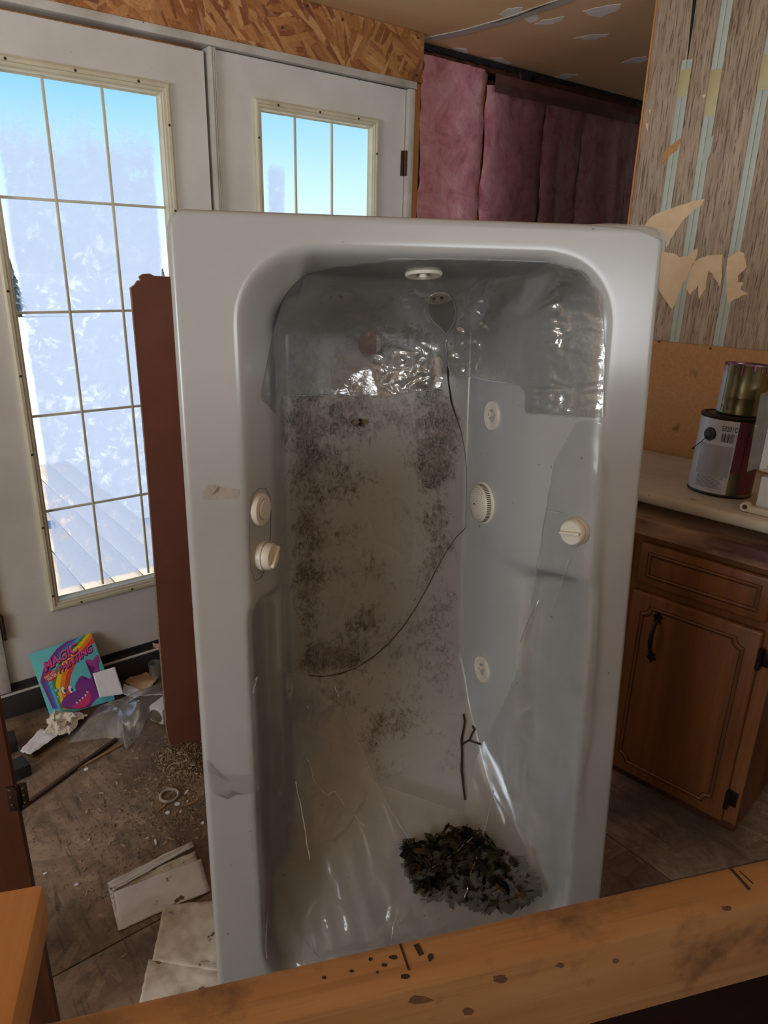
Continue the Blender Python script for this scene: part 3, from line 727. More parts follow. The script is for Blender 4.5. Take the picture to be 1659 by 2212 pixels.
tl = DW.inverted() @ (CO + ray(350, 575) * 24); conifer(tl.x, tl.y, 1.7, 'small grey conifer far outside seen at the right pane edge')

# ================================================================== TUB
tw = Vector((0.97722, 0.21223, 0)).normalized(); tn = Vector((0.21128, -0.97289, 0.09401))
tv = tn.cross(tw).normalized()
if tv.z < 0: tv = -tv
YB = 2220; TB = onz(370 + (YB - 448) * 100 / 1670, YB)
TF = Matrix.Identity(4)
tyv = tv.cross(tw).normalized()
for k, vv_ in enumerate((tw, tyv, tv)): TF[0][k], TF[1][k], TF[2][k] = vv_
TF.translation = TB
TFi = TF.inverted()
def tuv(x, y, D=0.0): return onframe(x, y, TF, D)
TL_ = tuv(370, 448).z; TWd = tuv(1437, 520).x
U0, U1 = tuv(533, 1000).x, tuv(1300, 900).x
V1 = tuv(900, 550).z; V0 = 0.085
ST = 0.0032
gu = np.linspace(0, TWd, int(TWd / ST) + 1); gv = np.linspace(0, TL_, int(TL_ / ST) + 1)
GU, GV = np.meshgrid(gu, gv)
def sstep(a, b, x):
    t = np.clip((x - a) / (b - a), 0, 1); return t * t * (3 - 2 * t)
def blur(A, s):
    r = int(3 * s) + 1; k = np.exp(-0.5 * (np.arange(-r, r + 1) / s) ** 2); k /= k.sum()
    for ax in (0, 1):
        P = np.pad(A, [(r, r) if i == ax else (0, 0) for i in (0, 1)], mode='edge')
        B = np.zeros_like(A)
        for i, w in enumerate(k):
            sl = [slice(None)] * 2; sl[ax] = slice(i, i + A.shape[ax]); B += w * P[tuple(sl)]
        A = B
    return A
VA = tuv(585, 1300, 0.06).z      # end of the armrest ledges
FD = 0.385
def tub_depth(U, V):
    ss = np.minimum(U - U0, U1 - U); s_t = V1 - V; s_b = V - V0
    r = 0.115
    def rnd(a, b, r):
        ins = (a < r) & (b < r)
        return np.where(ins, r - np.hypot(np.maximum(r - a, 0), np.maximum(r - b, 0)), np.minimum(a, b))
    # side profile only counts the side distance away from the ends
    sidec = np.where((s_t < r) & (ss < r), rnd(ss, s_t, r), ss)
    sidec = np.where((s_b < 0.09) & (ss < 0.09), rnd(ss, s_b, 0.09), sidec)
    fuL = np.interp(sidec, [-1, 0, .012, .055, .062, .078, .092], [0, 0, .02, .095, .19, .365, FD])
    fuR = np.interp(sidec, [-1, 0, .012, .086, .095, .112, .128], [0, 0, .015, .145, .19, .36, FD])
    flL = np.interp(sidec, [-1, 0, .005, .012, .057, .066, .080, .092], [0, 0, .03, .14, .165, .20, .365, FD])
    flR = np.interp(sidec, [-1, 0, .006, .014, .074, .085, .112, .128], [0, 0, .03, .135, .165, .19, .355, FD])
    lft_ = (U - U0) < (U1 - U)
    fu = np.where(lft_, fuL, fuR); fl = np.where(lft_, flL, flR)
    k = sstep(VA - 0.022, VA + 0.022, V)
    D = fl * (1 - k) + fu * k
    topc = np.where((ss < r) & (s_t < r), rnd(ss, s_t, r), s_t)
    D = np.minimum(D, np.interp(topc, [-1, 0, .012, .036, .05, .075, .12], [0, 0, .03, .27, .335, .37, FD]))
    D = np.minimum(D, np.interp(V, [0, V0 - .02, V0, .2, .34, .48, .60], [0, 0, .012, .115, .235, .335, FD]))
    return D
GD = blur(tub_depth(GU, GV), 2.4)
def depth_at(u, v):
    i = min(max(v / TL_ * (len(gv) - 1), 0), len(gv) - 1.001); j = min(max(u / TWd * (len(gu) - 1), 0), len(gu) - 1.001)
    a, b = int(i), int(j); fa, fb = i - a, j - b
    return (GD[a, b] * (1 - fa) + GD[a + 1, b] * fa) * (1 - fb) + (GD[a, b + 1] * (1 - fa) + GD[a + 1, b + 1] * fa) * fb
def tub_hit(x, y, G=None):
    """pixel -> first point of the tub surface, local coordinates"""
    a = tuv(x, y, 0.0); b = tuv(x, y, 0.45)
    prev = 0.0
    for i in range(1, 451):
        t = i / 450; p = a.lerp(b, t)
        if p.y >= depth_at(p.x, p.z): return a.lerp(b, (t + prev) / 2)
        prev = t
    return b
def tub_normal(u, v):
    h = 0.008
    dx = (depth_at(u + h, v) - depth_at(u - h, v)) / (2 * h); dz = (depth_at(u, v + h) - depth_at(u, v - h)) / (2 * h)
    return Vector((dx, -1, dz)).normalized()
# rounded outer edge
E = np.minimum(np.minimum(GU, TWd - GU), np.minimum(GV, TL_ - GV)); R_ = 0.011
lip = np.where(E < R_, R_ - np.sqrt(np.maximum(R_ ** 2 - (R_ - E) ** 2, 0)), 0)
PD = GD + lip
PU, PV = GU.copy(), GV.copy()
rc = 0.03
for cx, sx_ in ((rc, -1), (TWd - rc, 1)):
    for cz, sz_ in ((rc, -1), (TL_ - rc, 1)):
        msk = ((PU - cx) * sx_ > 0) & ((PV - cz) * sz_ > 0)
        dx, dz = (PU - cx) * sx_, (PV - cz) * sz_
        ch = np.maximum(np.abs(dx), np.abs(dz)); eu = np.hypot(dx, dz) + 1e-9
        PU = np.where(msk, cx + sx_ * dx * ch / eu, PU); PV = np.where(msk, cz + sz_ * dz * ch / eu, PV)
nv_, nu_ = GU.shape
def project_np(U, D, V):
    P = np.stack([U, D, V], -1); Mx = np.array(TF)[:3, :3]; P = P @ Mx.T + np.array(TF.translation) - np.array(CO)
    z = P @ np.array(CF); return IW / 2 + F * (P @ np.array(CI)) / z, IH / 2 - F * (P @ np.array(CU)) / z
def inpoly(X, Y, poly):
    r = np.zeros(X.shape, bool); n = len(poly)
    for i in range(n):
        (x1, y1), (x2, y2) = poly[i], poly[(i + 1) % n]
        if y1 == y2: continue
        c = (y1 > Y) != (y2 > Y)
        r ^= c & (X < (x2 - x1) * (Y - y1) / (y2 - y1) + x1)
    return r
PX, PY = project_np(PU, PD, PV)
drain = tub_hit(802, 742); DR = 0.0255
keep = np.hypot(GU - drain.x, GV - drain.z) > DR
idx = np.arange(nv_ * nu_).reshape(nv_, nu_)
verts = np.stack([PU, PD, PV], -1).reshape(-1, 3)
# snap vertices just outside the drain onto its circle
rr = np.hypot(verts[:, 0] - drain.x, verts[:, 2] - drain.z); near = (rr > DR) & (rr < DR + ST * 1.2)
verts[near, 0] = drain.x + (verts[near, 0] - drain.x) * DR / rr[near]; verts[near, 2] = drain.z + (verts[near, 2] - drain.z) * DR / rr[near]
fk = keep[:-1, :-1] & keep[1:, :-1] & keep[:-1, 1:] & keep[1:, 1:]
A_, B_, C_, D_ = idx[:-1, :-1][fk], idx[:-1, 1:][fk], idx[1:, 1:][fk], idx[1:, :-1][fk]
faces = np.stack([A_, B_, C_, D_], 1).tolist()
vl = verts.tolist()
loop = list(idx[0, :]) + list(idx[1:, -1]) + list(idx[-1, -2::-1]) + list(idx[-2:0:-1, 0])
b0 = len(vl)
for q in loop:
    p = vl[q]; vl.append([p[0], 0.045, p[2]])
nl = len(loop)
for i in range(nl):
    j = (i + 1) % nl; faces.append([int(loop[j]), int(loop[i]), b0 + i, b0 + j])
tub = empty('bathtub', TF); tag(tub, 'white acrylic jetted bathtub stood on end in the middle of the room', 'bathtub')
me = bpy.data.meshes.new('tub_shell'); me.from_pydata(vl, [], faces); me.update()
smooth(me, 50)
# dirt on the exposed basin floor (its own outline, from the photograph)
dirt_poly = [(612, 780), (640, 700), (760, 680), (900, 700), (960, 850), (1000, 900), (1008, 1130), (960, 1210), (860, 1370), (760, 1450), (670, 1465), (605, 1440), (603, 860)]
dm = inpoly(PX, PY, dirt_poly).astype(float)
dist_l = np.clip(1 - np.abs(PX - 660) / 45, 0, 1) * (PY < 1500)
top_ = np.clip(1 - np.abs(PY - 900) / 150, 0, 1)
rgt = np.clip(1 - np.abs(PX - 950) / 60, 0, 1) * (PY < 1250)
bl_ = sum(np.exp(-((PX - cx) / sx_) ** 2 - ((PY - cy) / sy_) ** 2) for cx, cy, sx_, sy_ in ((665, 1140, 40, 35), (800, 1235, 50, 40), (700, 1235, 40, 30), (730, 1420, 40, 25), (760, 1040, 60, 40), (690, 990, 50, 60), (930, 1010, 50, 60), (740, 1150, 40, 30), (790, 1330, 30, 30)))
dirt = dm * (0.12 + 0.50 * dist_l + 0.38 * top_ + 0.42 * rgt + 0.4 * bl_)
dirt += inpoly(PX, PY, [(600, 1450), (1000, 1150), (1005, 1500), (800, 1640), (620, 1560)]) * 0.28
dirt += inpoly(PX, PY, [(800, 1540), (1000, 1540), (1000, 1740), (800, 1700)]) * 0.22
dirt = blur(np.clip(dirt, 0, 1), 3) * (GD > 0.25)
at = me.attributes.new('dirt', 'FLOAT', 'POINT'); at.data.foreach_set('value', np.concatenate([dirt.reshape(-1), np.zeros(nl)]))
shell = link('tub_shell', me, MT['tub'], tub)
so = shell.modifiers.new('shell', 'SOLIDIFY'); so.thickness = 0.006; so.offset = -1.0
def put(o, px, py, lift=0.0, spin=0.0, hit=None, nrm=None):
    """place a lathe-like part (local z = outwards) on the tub surface at a pixel"""
    h = hit or tub_hit(px, py); n = nrm or tub_normal(h.x, h.z)
    q = n.to_track_quat('Z', 'Y').to_matrix().to_4x4()
    o.matrix_local = Matrix.Translation(h + n * lift) @ q @ Matrix.Rotation(spin, 4, 'Z')
    return h, n
def jet(px, py, r=0.034):
    o = lathe('jet', [(r, -0.004), (r, 0.003), (r * .93, 0.006), (r * .5, 0.0045), (r * .42, 0.003), (r * .40, -0.006), (0, -0.006)], MT['acr_part'], tub, None, 36)
    put(o, px, py)
    lathe('jet_socket', [(0, 0.0), (r * .38, 0.0), (r * .38, -0.003)], MT['hole'], o, None, 20)
    lathe('jet_nozzle', [(r * .2, -0.006), (r * .2, 0.009), (r * .13, 0.010), (r * .11, 0.002), (0, 0.002)], MT['acr_part'], o, None, 20).matrix_local = Matrix.Translation((-r * .06, r * .1, 0))
    return o
jet(1065, 898); jet(1043, 1445); jl = jet(603, 1488, 0.026); put(jl, 0, 0, 0, 0, Vector((U0 + 0.072, 0.262, 0.615)), Vector((0.95, -0.3, 0)).normalized())
jet(727, 640, 0.034); jet(915, 590, 0.034); jet(946, 642, 0.030)
# suction cover
R0 = 0.049
sc_ = lathe('suction_cover', [(R0, -0.003), (R0, 0.004), (R0 * .96, 0.006), (R0 * .90, 0.007), (R0 * .86, 0.018), (R0 * .78, 0.022), (R0 * .4, 0.027), (0, 0.028)], MT['acr_part'], tub, None, 48)
put(sc_, 1048, 1086)
v, f = [], []
def disc(v, f, c, n, r, k=6):
    n = Vector(n).normalized(); a = n.orthogonal().normalized(); b = n.cross(a); b0_ = len(v)
    for i in range(k): v.append(Vector(c) + (a * cos(2 * pi * i / k) + b * sin(2 * pi * i / k)) * r)
    f.append(tuple(range(b0_, b0_ + k)))
for i in range(7):
    r = R0 * (0.14 + 0.105 * i); m_ = max(5, int(2 * pi * r / 0.0042))
    z = 0.0283 - 0.0062 * (r / (R0 * .78)) ** 2 
    for k in range(m_):
        a = 2 * pi * (k + 0.5 * (i % 2)) / m_; disc(v, f, (r * cos(a), r * sin(a), z + 0.0003), (0.15 * cos(a), 0.15 * sin(a), 1), 0.0009)
disc(v, f, (0, 0, 0.0286), (0, 0, 1), 0.0026, 10)
raw('cover_holes', v, f, MT['hole'], sc_, sm=False)
v, f = [], []
for k in range(60):
    a = 2 * pi * k / 60; ca, sa = cos(a), sin(a); t = Vector((-sa, ca, 0)) * 0.0010
    r1, r2 = R0 * .90 + 0.0003, R0 * .865 + 0.0003
    b_ = len(v); v += [Vector((r1 * ca, r1 * sa, 0.0085)) - t, Vector((r1 * ca, r1 * sa, 0.0085)) + t, Vector((r2 * ca, r2 * sa, 0.0172)) + t, Vector((r2 * ca, r2 * sa, 0.0172)) - t]; f.append((b_, b_ + 1, b_ + 2, b_ + 3))
raw('cover_slots', v, f, MT['hole'], sc_, sm=False)
# button and air control on the left ledge, air control on the right
def knob(px, py, spin, r=0.027):
    o = lathe('air_control', [(r, -0.004), (r, 0.008), (r * .97, 0.010), (r * .93, 0.010), (r * .92, 0.012), (r * .90, 0.020), (r * .8, 0.0235), (0, 0.0245)], MT['acr_part'], tub, None, 40)
    put(o, px, py, 0, spin)
    lathe('gap_ring', [(r * .985, 0.0096), (r * .915, 0.0104)], MT['groove'], o, None, 40)
    bm = bmesh.new(); bbox(bm, (-r * .8, -0.0035, 0.02), (r * .8, 0.0035, 0.031), 0.003); fin(bm, 'grip', MT['acr_part'], o)
    return o
btn = lathe('push_button', [(0.030, -0.004), (0.030, 0.004), (0.027, 0.008), (0.020, 0.009), (0.018, 0.0075), (0.0175, 0.0075)], MT['acr_part'], tub, None, 40)
put(btn, 561, 1100)
lathe('button_cap', [(0.0172, 0.003), (0.0172, 0.0095), (0.015, 0.0115), (0, 0.012)], MT['acr_part'], btn, None, 32)
knob(566, 1200, 0.9); knob(1246, 1147, 0.1, 0.028)
# scribed oval round the controls
pth = [tub_hit(x, y) for x, y in [(541, 1090), (546, 1068), (560, 1055), (574, 1056), (583, 1072), (585, 1110), (584, 1150), (582, 1190), (576, 1225), (562, 1250), (550, 1254), (541, 1230), (537, 1180), (536, 1130), (541, 1090)]]
tube('scribed_outline', [p + tub_normal(p.x, p.z) * 0.0004 for p in pth], 0.0006, MT['print2'], tub, seg=5)
ring = lathe('drain_ring', [(DR + 0.002, 0.0008), (DR - 0.001, 0.0012), (DR - 0.001, -0.008)], MT['tub'], tub, None, 40); put(ring, 0, 0, 0, 0, drain, Vector((0, -1, 0)))
# dirt line left by water, on the basin floor
line = [(1006, 1140), (985, 1160), (965, 1190), (945, 1225), (925, 1265), (900, 1310), (872, 1352), (840, 1390), (805, 1420), (770, 1442), (735, 1455), (700, 1461), (668, 1459)]
lp = [tub_hit(*q) for q in line]
tube('dirt_crease_line', [p + Vector((0, -0.0005, 0)) for p in lp], [0.0008 + 0.0012 * random.random() for _ in lp], simple('mud_line', rgb(70, 58, 50), rgb(112, 100, 92), 60, rough=0.9), tub, seg=6)
crease = [(966, 760), (968, 820), (975, 870), (985, 900), (995, 930), (1003, 970), (1007, 1010), (1006, 1140)]
tube('dirt_crease_line', [tub_hit(*q) + Vector((0, -0.001, 0)) for q in crease], [0.0010, 0.0016, 0.0022, 0.0008, 0.0005, 0.0005, 0.0004, 0.0003], MT['twig'], tub, seg=6)  # dark line drawn along the film tear and the crease below
lft = [tub_hit(603, y) for y in range(900, 1500, 40)]
RES = simple('tape_glue', rgb(160, 154, 146), rgb(142, 132, 122), 30, rough=0.5)
# scrape and tape residue on the left rim
for pts, m_ in (([(437, 1063), (450, 1046), (465, 1046), (478, 1052), (470, 1064), (440, 1078)], 'paperdirt'), ([(470, 1052), (518, 1057), (514, 1076), (444, 1080), (458, 1068)], 'tubscrap')):
    P_ = [tub_hit(x, y) for x, y in pts]
    prism('tape_residue', [p + Vector((0, 0.0005, 0)) for p in P_], (0, -0.0014, 0), RES, tub)
for (x, y, r) in ((505, 517, 7), (498, 527, 5), (495, 548, 4), (419, 552, 6), (428, 548, 3), (609, 487, 5), (455, 1510, 5), (480, 1510, 6), (508, 1511, 4), (1258, 1715, 7), (1280, 497, 4), (1380, 560, 3), (740, 520, 3)):
    h = tub_hit(x, y); v = []
    for k in range(9):
        a = 2 * pi * k / 9; rr_ = r * 0.00085 * random.uniform(.5, 1.3); v.append(h + Vector((rr_ * cos(a) * 1.2, -0.0004, rr_ * sin(a))))
    raw('dirt_spot', v, [tuple(range(9))], MT['twig'] if r > 5 else MT['mark'], tub, sm=False)

# ---- plastic film ---------------------------------------------------------------------------
def film(name, poly, holes, mat, ds, gap, crumple, cover, label, front=None, parent=None):
    Db = np.minimum(blur(GD, ds), GD - gap)
    if front is not None: Db = front(Db)
    n_v, n_u = GU.shape
    X, Y = project_np(GU, Db, GV)
    ink = inpoly(X, Y, poly)
    for h in holes: ink &= ~inpoly(X, Y, h)
    fkk = ink[:-1, :-1] & ink[1:, :-1] & ink[:-1, 1:] & ink[1:, 1:]
    used = np.zeros(GU.shape, bool)
    for a, b in ((0, 0), (0, 1), (1, 0), (1, 1)):
        used[a:n_v - 1 + a, b:n_u - 1 + b] |= fkk
    ii = -np.ones(GU.shape, int); ii[used] = np.arange(used.sum())
    v = []
    us, vs, dd, xx, yy = GU[used], GV[used], Db[used], X[used], Y[used]
    for u, w, d, x, y in zip(us, vs, dd, xx, yy):
        c = crumple(u, w, x, y)
        v.append((u, d - c, w))
    f = np.stack([ii[:-1, :-1][fkk], ii[:-1, 1:][fkk], ii[1:, 1:][fkk], ii[1:, :-1][fkk]], 1).tolist()
    bm = bmesh.new(); vs_ = [bm.verts.new(p) for p in v]
    for q in f: bm.faces.new([vs_[i] for i in q])
    for _ in range(8):      # even out the cut edge
        new = {}
        for e_ in bm.edges:
            if len(e_.link_faces) == 1:
                for a_, b_ in ((e_.verts[0], e_.verts[1]), (e_.verts[1], e_.verts[0])): new.setdefault(a_, []).append(b_.co.copy())
        for a_, l_ in new.items():
            if len(l_) == 2: a_.co = a_.co * 0.5 + (l_[0] + l_[1]) * 0.25
    me_ = bpy.data.meshes.new(name); bm.to_mesh(me_); bm.free(); smooth(me_, None)
    o = link(name, me_, mat, None, TF); tag(o, label, 'plastic film')
    o_grid[name] = Db
    return o
o_grid = {}
def film_pt(name, x, y):
    """pixel -> point on a film sheet, local coordinates"""
    G = o_grid[name]; a = tuv(x, y, -0.02); b = tuv(x, y, 0.45)
    for i in range(1, 471):
        p = a.lerp(b, i / 470)
        r_ = int(min(max(p.z / TL_ * (len(gv) - 1), 0), len(gv) - 1)); c_ = int(min(max(p.x / TWd * (len(gu) - 1), 0), len(gu) - 1))
        if p.y >= G[r_, c_]: return p
    return b
def crumple_top(u, w, x, y):
    k = 1.0 / (1 + math.exp(-(x - 800) / 30.0)) * (1.0 if x < 1180 else max(0.25, 1 - (x - 1180) / 80))
    p = Vector((u * 26, w * 26, 0.3))
    wv = Vector((noise.noise(p * 1.3 + Vector((9, 0, 0))), noise.noise(p * 1.3 + Vector((0, 9, 0))), 0)) * 0.9
    a = noise.ridged_multi_fractal(p * 0.9 + wv, 0.9, 2.2, 3, 0.9, 2.0)
    base = 0.003 * noise.noise(Vector((u * 9, w * 9, 2)))
    if y < 730: k *= 1.35
    pt = noise.noise(Vector((u * 13 + w * 3, w * 7, 4.4))) + 0.12
    k *= min(1.0, max(0.06, pt * 3.0 + 0.25))
    return base + k * (0.0100 * a + 0.0036 * noise.ridged_multi_fractal(p * 2.6 + wv * 2, 0.9, 2.2, 2, 0.9, 2.0)) + 0.0015 * abs(noise.noise(Vector((u * 30, w * 14, 5))))
up_poly = [(597, 900), (560, 860), (575, 790), (592, 700), (612, 640), (650, 595), (720, 575), (870, 560), (1185, 562), (1262, 585), (1300, 640), (1306, 760), (1302, 905), (1245, 902), (1180, 895), (1128, 895), (1122, 832), (1050, 820), (1000, 815), (985, 808), (972, 818), (964, 790), (961, 735), (957, 735), (959, 800), (955, 838), (905, 846), (830, 857), (700, 853), (612, 856)]
hole_ = [(921, 660), (925, 640), (940, 633), (962, 634), (976, 648), (982, 672), (978, 696), (966, 715), (960, 722), (952, 712), (934, 696), (923, 680)]
film('upper_plastic_film', up_poly, [hole_], MT['film'], 22, 0.004, crumple_top, 1, 'crumpled clear film with torn oval hole over the top end of the tub')
def dens(pts, n=6, wob=1.5, closed=False):
    out = []
    P2 = list(pts) + ([pts[0]] if closed else [])
    for (x0_, y0_), (x1_, y1_) in zip(P2, P2[1:]):
        for k in range(n): out.append((x0_ + (x1_ - x0_) * k / n + random.uniform(-wob, wob), y0_ + (y1_ - y0_) * k / n + random.uniform(-wob, wob)))
    out.append(P2[-1]); return out
def film_line(o, nm, pts, r, mat, lift=0.006):
    tube('fold_and_glint', [film_pt(nm, x, y) + Vector((0, -lift, 0)) for x, y in pts], r, mat, o, seg=5)
fo = bpy.data.objects['upper_plastic_film']
film_line(fo, 'upper_plastic_film', dens([(612, 856), (700, 853), (830, 857), (905, 846), (955, 838), (961, 810)]), 0.0011, MT['bag'])
film_line(fo, 'upper_plastic_film', dens(hole_, 4, 0.4, True), 0.0009, MT['bag'], 0.010)
film_line(fo, 'upper_plastic_film', dens([(961, 735), (966, 790), (974, 815), (985, 808), (1050, 820), (1122, 832)]), 0.0012, MT['bag'])
film_line(fo, 'upper_plastic_film', dens([(1122, 832), (1126, 893), (1180, 895), (1245, 902)]), 0.0008, MT['bag'])
film_line(fo, 'upper_plastic_film', dens([(830, 560), (1000, 560), (1180, 566), (1250, 585), (1285, 625), (1300, 700), (1302, 800), (1299, 900)], 6, 0.5), 0.0010, MT['bag'], 0.004)
def crumple_low(u, w, x, y):
    a = noise.ridged_multi_fractal(Vector((u * 14 + w * 4, w * 3.2 - u * 2, 1.3)), 1.0, 2.0, 3, 0.9, 2.0)
    b = noise.noise(Vector((u * 40, w * 18, 3)))
    c = noise.ridged_multi_fractal(Vector((u * 30, w * 30, 6)), 0.9, 2.2, 3, 0.9, 2.0) if noise.noise(Vector((u * 6, w * 6, 11))) > 0.12 else 0
    return (0.011 * a + 0.005 * c) * (1.0 if x < 900 else max(0.45, 1 - (x - 900) / 250)) + 0.0012 * b
low_poly = [(536, 1312), (585, 1290), (598, 1300), (603, 1440), (660, 1466), (742, 1524), (808, 1684), (920, 1723), (1000, 1752), (1012, 1690), (1030, 1620), (1065, 1545), (1100, 1480), (1122, 1400), (1132, 1330), (1160, 1210), (1172, 1100), (1188, 1000), (1240, 906), (1302, 905), (1298, 1100), (1290, 1400), (1270, 1600), (1250, 1750), (1215, 1955), (1160, 2080), (800, 2180), (560, 2180), (556, 2000), (540, 1800), (530, 1500)]
film('lower_plastic_film', low_poly, [], MT['film_low'], 18, 0.005, crumple_low, 1, 'loose milky clear film hanging over the lower half of the tub',
     front=lambda D: D * (1 - 0.38 * (1 - sstep(0.12, 0.55, GV)) * sstep(0.0, 0.06, D)))
fo = bpy.data.objects['lower_plastic_film']
for pts in ([(808, 1684), (920, 1723), (1000, 1752)], [(742, 1524), (775, 1600), (808, 1684), (870, 1790), (925, 1870)], [(1188, 1000), (1172, 1100), (1140, 1300), (1122, 1400)], [(1172, 1100), (1210, 1105)], [(1225, 1200), (1195, 1290), (1180, 1330)]):
    film_line(fo, 'lower_plastic_film', dens(pts, 6, 1.0), 0.0008, MT['bag'], 0.012)
MT['glint'] = film_mat('film_glint', 0.6, 0.12, (0.85, 0.88, 0.92, 1), gl=0.35)
for pts, r_ in (([(585, 1665), (600, 1700), (615, 1730)], .0012), ([(637, 1680), (650, 1740), (660, 1800), (668, 1850)], .0013), ([(650, 1625), (668, 1640), (676, 1680), (705, 1712), (722, 1702), (745, 1735), (785, 1775)], .0011), ([(578, 1960), (574, 2010), (576, 2060)], .0010), ([(640, 2000), (665, 2030), (688, 2058)], .0008), ([(858, 1958), (846, 1990), (842, 2030)], .0009), ([(560, 1440), (551, 1470), (546, 1490)], .0016), ([(660, 1520), (668, 1530)], .0018), ([(1160, 1290), (1140, 1330), (1118, 1385)], .0009), ([(1060, 1700), (1050, 1760), (1030, 1830), (1012, 1880)], .0009), ([(1030, 1790), (985, 1830), (925, 1870)], .0009), ([(720, 1470), (730, 1500)], .0010), ([(1010, 1900), (1000, 1930)], .0009)):
    film_line(fo, 'lower_plastic_film', dens(pts, 5, 1.2), r_, MT['glint'], 0.012)  # bright glints on the wrinkles, drawn in as pale tubes
def scrap(name, pts, lift, mat, label):
    """small flap of film lying on the rim and folding round its edge"""
    P_ = [tuv(x, y, 0.0) for x, y in pts]
    cx = sum((p for p in P_), Vector()) / len(P_)
    v = [cx + Vector((0, -lift * 2.2, 0))] + [p + Vector((0, -lift * random.uniform(.5, 1.6), 0)) for p in P_]
    f = [(0, i + 1, (i + 1) % len(P_) + 1) for i in range(len(P_))]
    o = raw(name, v, f, mat, None, TF, ang=60); tag(o, label, 'plastic film'); return o
scrap('film_flap', [(1262, 486), (1310, 483), (1390, 486), (1432, 498), (1446, 512), (1437, 524), (1420, 505), (1390, 493), (1330, 488)], 0.004, MT['bag'], 'clear film flap taped over the top right tub corner')
scrap('film_flap', [(440, 1660), (446, 1640), (450, 1668), (540, 1672), (562, 1700), (552, 1712), (510, 1716), (492, 1726), (462, 1712), (452, 1695)], 0.003, MT['film_low'], 'torn clear film scrap across the left tub rim')

# ---- leaf litter caught behind the film, twig, insect ------------------------------------------
leafm = []
for i, (a, b) in enumerate(((rgb(56, 46, 28), rgb(34, 28, 18)), (rgb(80, 56, 32), rgb(48, 34, 22)), (rgb(52, 48, 28), rgb(30, 28, 18)), (rgb(28, 23, 16), rgb(17, 15, 11)))):
    leafm.append(simple('dry_leaf', a, b, 40, rough=0.9, spec=0.1))
v, f, mi = [], [], []
pile_poly = np.array([(868, 1815), (930, 1812), (960, 1790), (1040, 1790), (1070, 1830), (1120, 1850), (1160, 1890), (1162, 1930), (1130, 1960), (1060, 1970), (980, 1950), (900, 1930), (878, 1880)])
pp = [tuple(q) for q in pile_poly]
cnt = 0
while cnt < 1100:
    x, y = random.uniform(866, 1164), random.uniform(1788, 1972)
    if not inpoly(np.array([x]), np.array([y]), pp)[0]: continue
    h = tub_hit(x, y); front = h.y * 0.64
    p = Vector((h.x, 0, h.z)); D = h.y * random.uniform(0.66, 0.97)
    q = tuv(x, y, max(0.02, D))
    if q.z < 0.09: q.z = 0.09 + random.random() * 0.02
    D = min(q.y, depth_at(q.x, q.z) - 0.004); q.y = D
    s = random.choice((0.007, 0.010, 0.013, 0.018)) * random.uniform(.8, 1.2); wdt = s * random.uniform(.35, .62)
    rm = Matrix.Rotation(random.uniform(0, 6.28), 3, 'Y') @ Matrix.Rotation(random.uniform(-.9, .9), 3, 'X') @ Matrix.Rotation(random.uniform(-.9, .9), 3, 'Z')
    b_ = len(v)
    cu = random.uniform(-.4, .4)
    for lx, lz, ly in ((-s, 0, 0), (-s * .4, wdt, cu * s * .5), (s * .4, wdt * .8, cu * s * .5), (s, 0, cu * s), (s * .4, -wdt * .8, cu * s * .5), (-s * .4, -wdt, cu * s * .5)):
        v.append(q + rm @ Vector((lx, ly, lz)))
    f += [(b_, b_ + 1, b_ + 2, b_ + 3), (b_, b_ + 3, b_ + 4, b_ + 5)]; k = random.choice((0, 0, 1, 2, 2, 3, 3)); mi += [k, k]; cnt += 1
for _ in range(70):
    x, y = random.uniform(885, 1145), random.uniform(1805, 1950)
    if not inpoly(np.array([x]), np.array([y]), pp)[0]: continue
    h = tub_hit(x, y); q = tuv(x, y, max(0.02, h.y * random.uniform(.62, .8)))
    a = random.uniform(0, 6.28); L = random.uniform(.012, .04); b_ = len(v); nf = len(f)
    p2 = q + Vector((cos(a) * L, random.uniform(-.006, .006), sin(a) * L * .7)); p2.z = max(p2.z, 0.095)
    tube_vf([q, (q + p2) / 2 + Vector((0, -0.003, 0.003)), p2], 0.0009, 4, v, f); k = random.choice((1, 3, 3)); mi += [k] * (len(f) - nf)
leaves = raw('leaf_litter', v, f, leafm, None, TF, sm=False); leaves.data.polygons.foreach_set('material_index', mi)
tag(leaves, 'heap of dead brown leaves and twigs caught behind the film', 'leaves', kind='stuff')
def path3(pts, lift=0.004):
    return [tub_hit(x, y) + Vector((0, -lift, 0)) for x, y in pts]
v, f = tube_vf(path3([(1000, 1540), (1003, 1556), (1000, 1575), (996, 1595), (997, 1625), (996, 1660), (999, 1690), (1003, 1726)]), [0.002, 0.0028, 0.0024, 0.003, 0.0026, 0.003, 0.0026, 0.002], 7)
v, f = tube_vf(path3([(997, 1606), (1012, 1597), (1020, 1580), (1024, 1575), (1019, 1566)]), [0.0022, 0.0022, 0.0018, 0.0026, 0.0016], 7, v, f)
v, f = tube_vf(path3([(1012, 1597), (1022, 1601), (1037, 1606)]), [0.002, 0.0018, 0.0022], 7, v, f)
tg = raw('twig', v, f, MT['twig'], None, TF, fixn=True); tag(tg, 'thin dark forked twig lying in the tub above the leaves', 'twig')
for pts, lab in (([(1072, 1812), (1066, 1850), (1060, 1900), (1030, 1945)], 'bent dry stalk rising from the leaf heap at the right'), ([(945, 1880), (975, 1850), (1000, 1820), (1008, 1790)], 'pale forked stalk lying over the leaf heap')):
    o = tube('stalk', [p + Vector((0, -0.02, 0)) for p in path3(pts)], 0.0016, MT['stick'] if 'pale' in lab else MT['twig'], None, TF, 6); tag(o, lab, 'stalk')
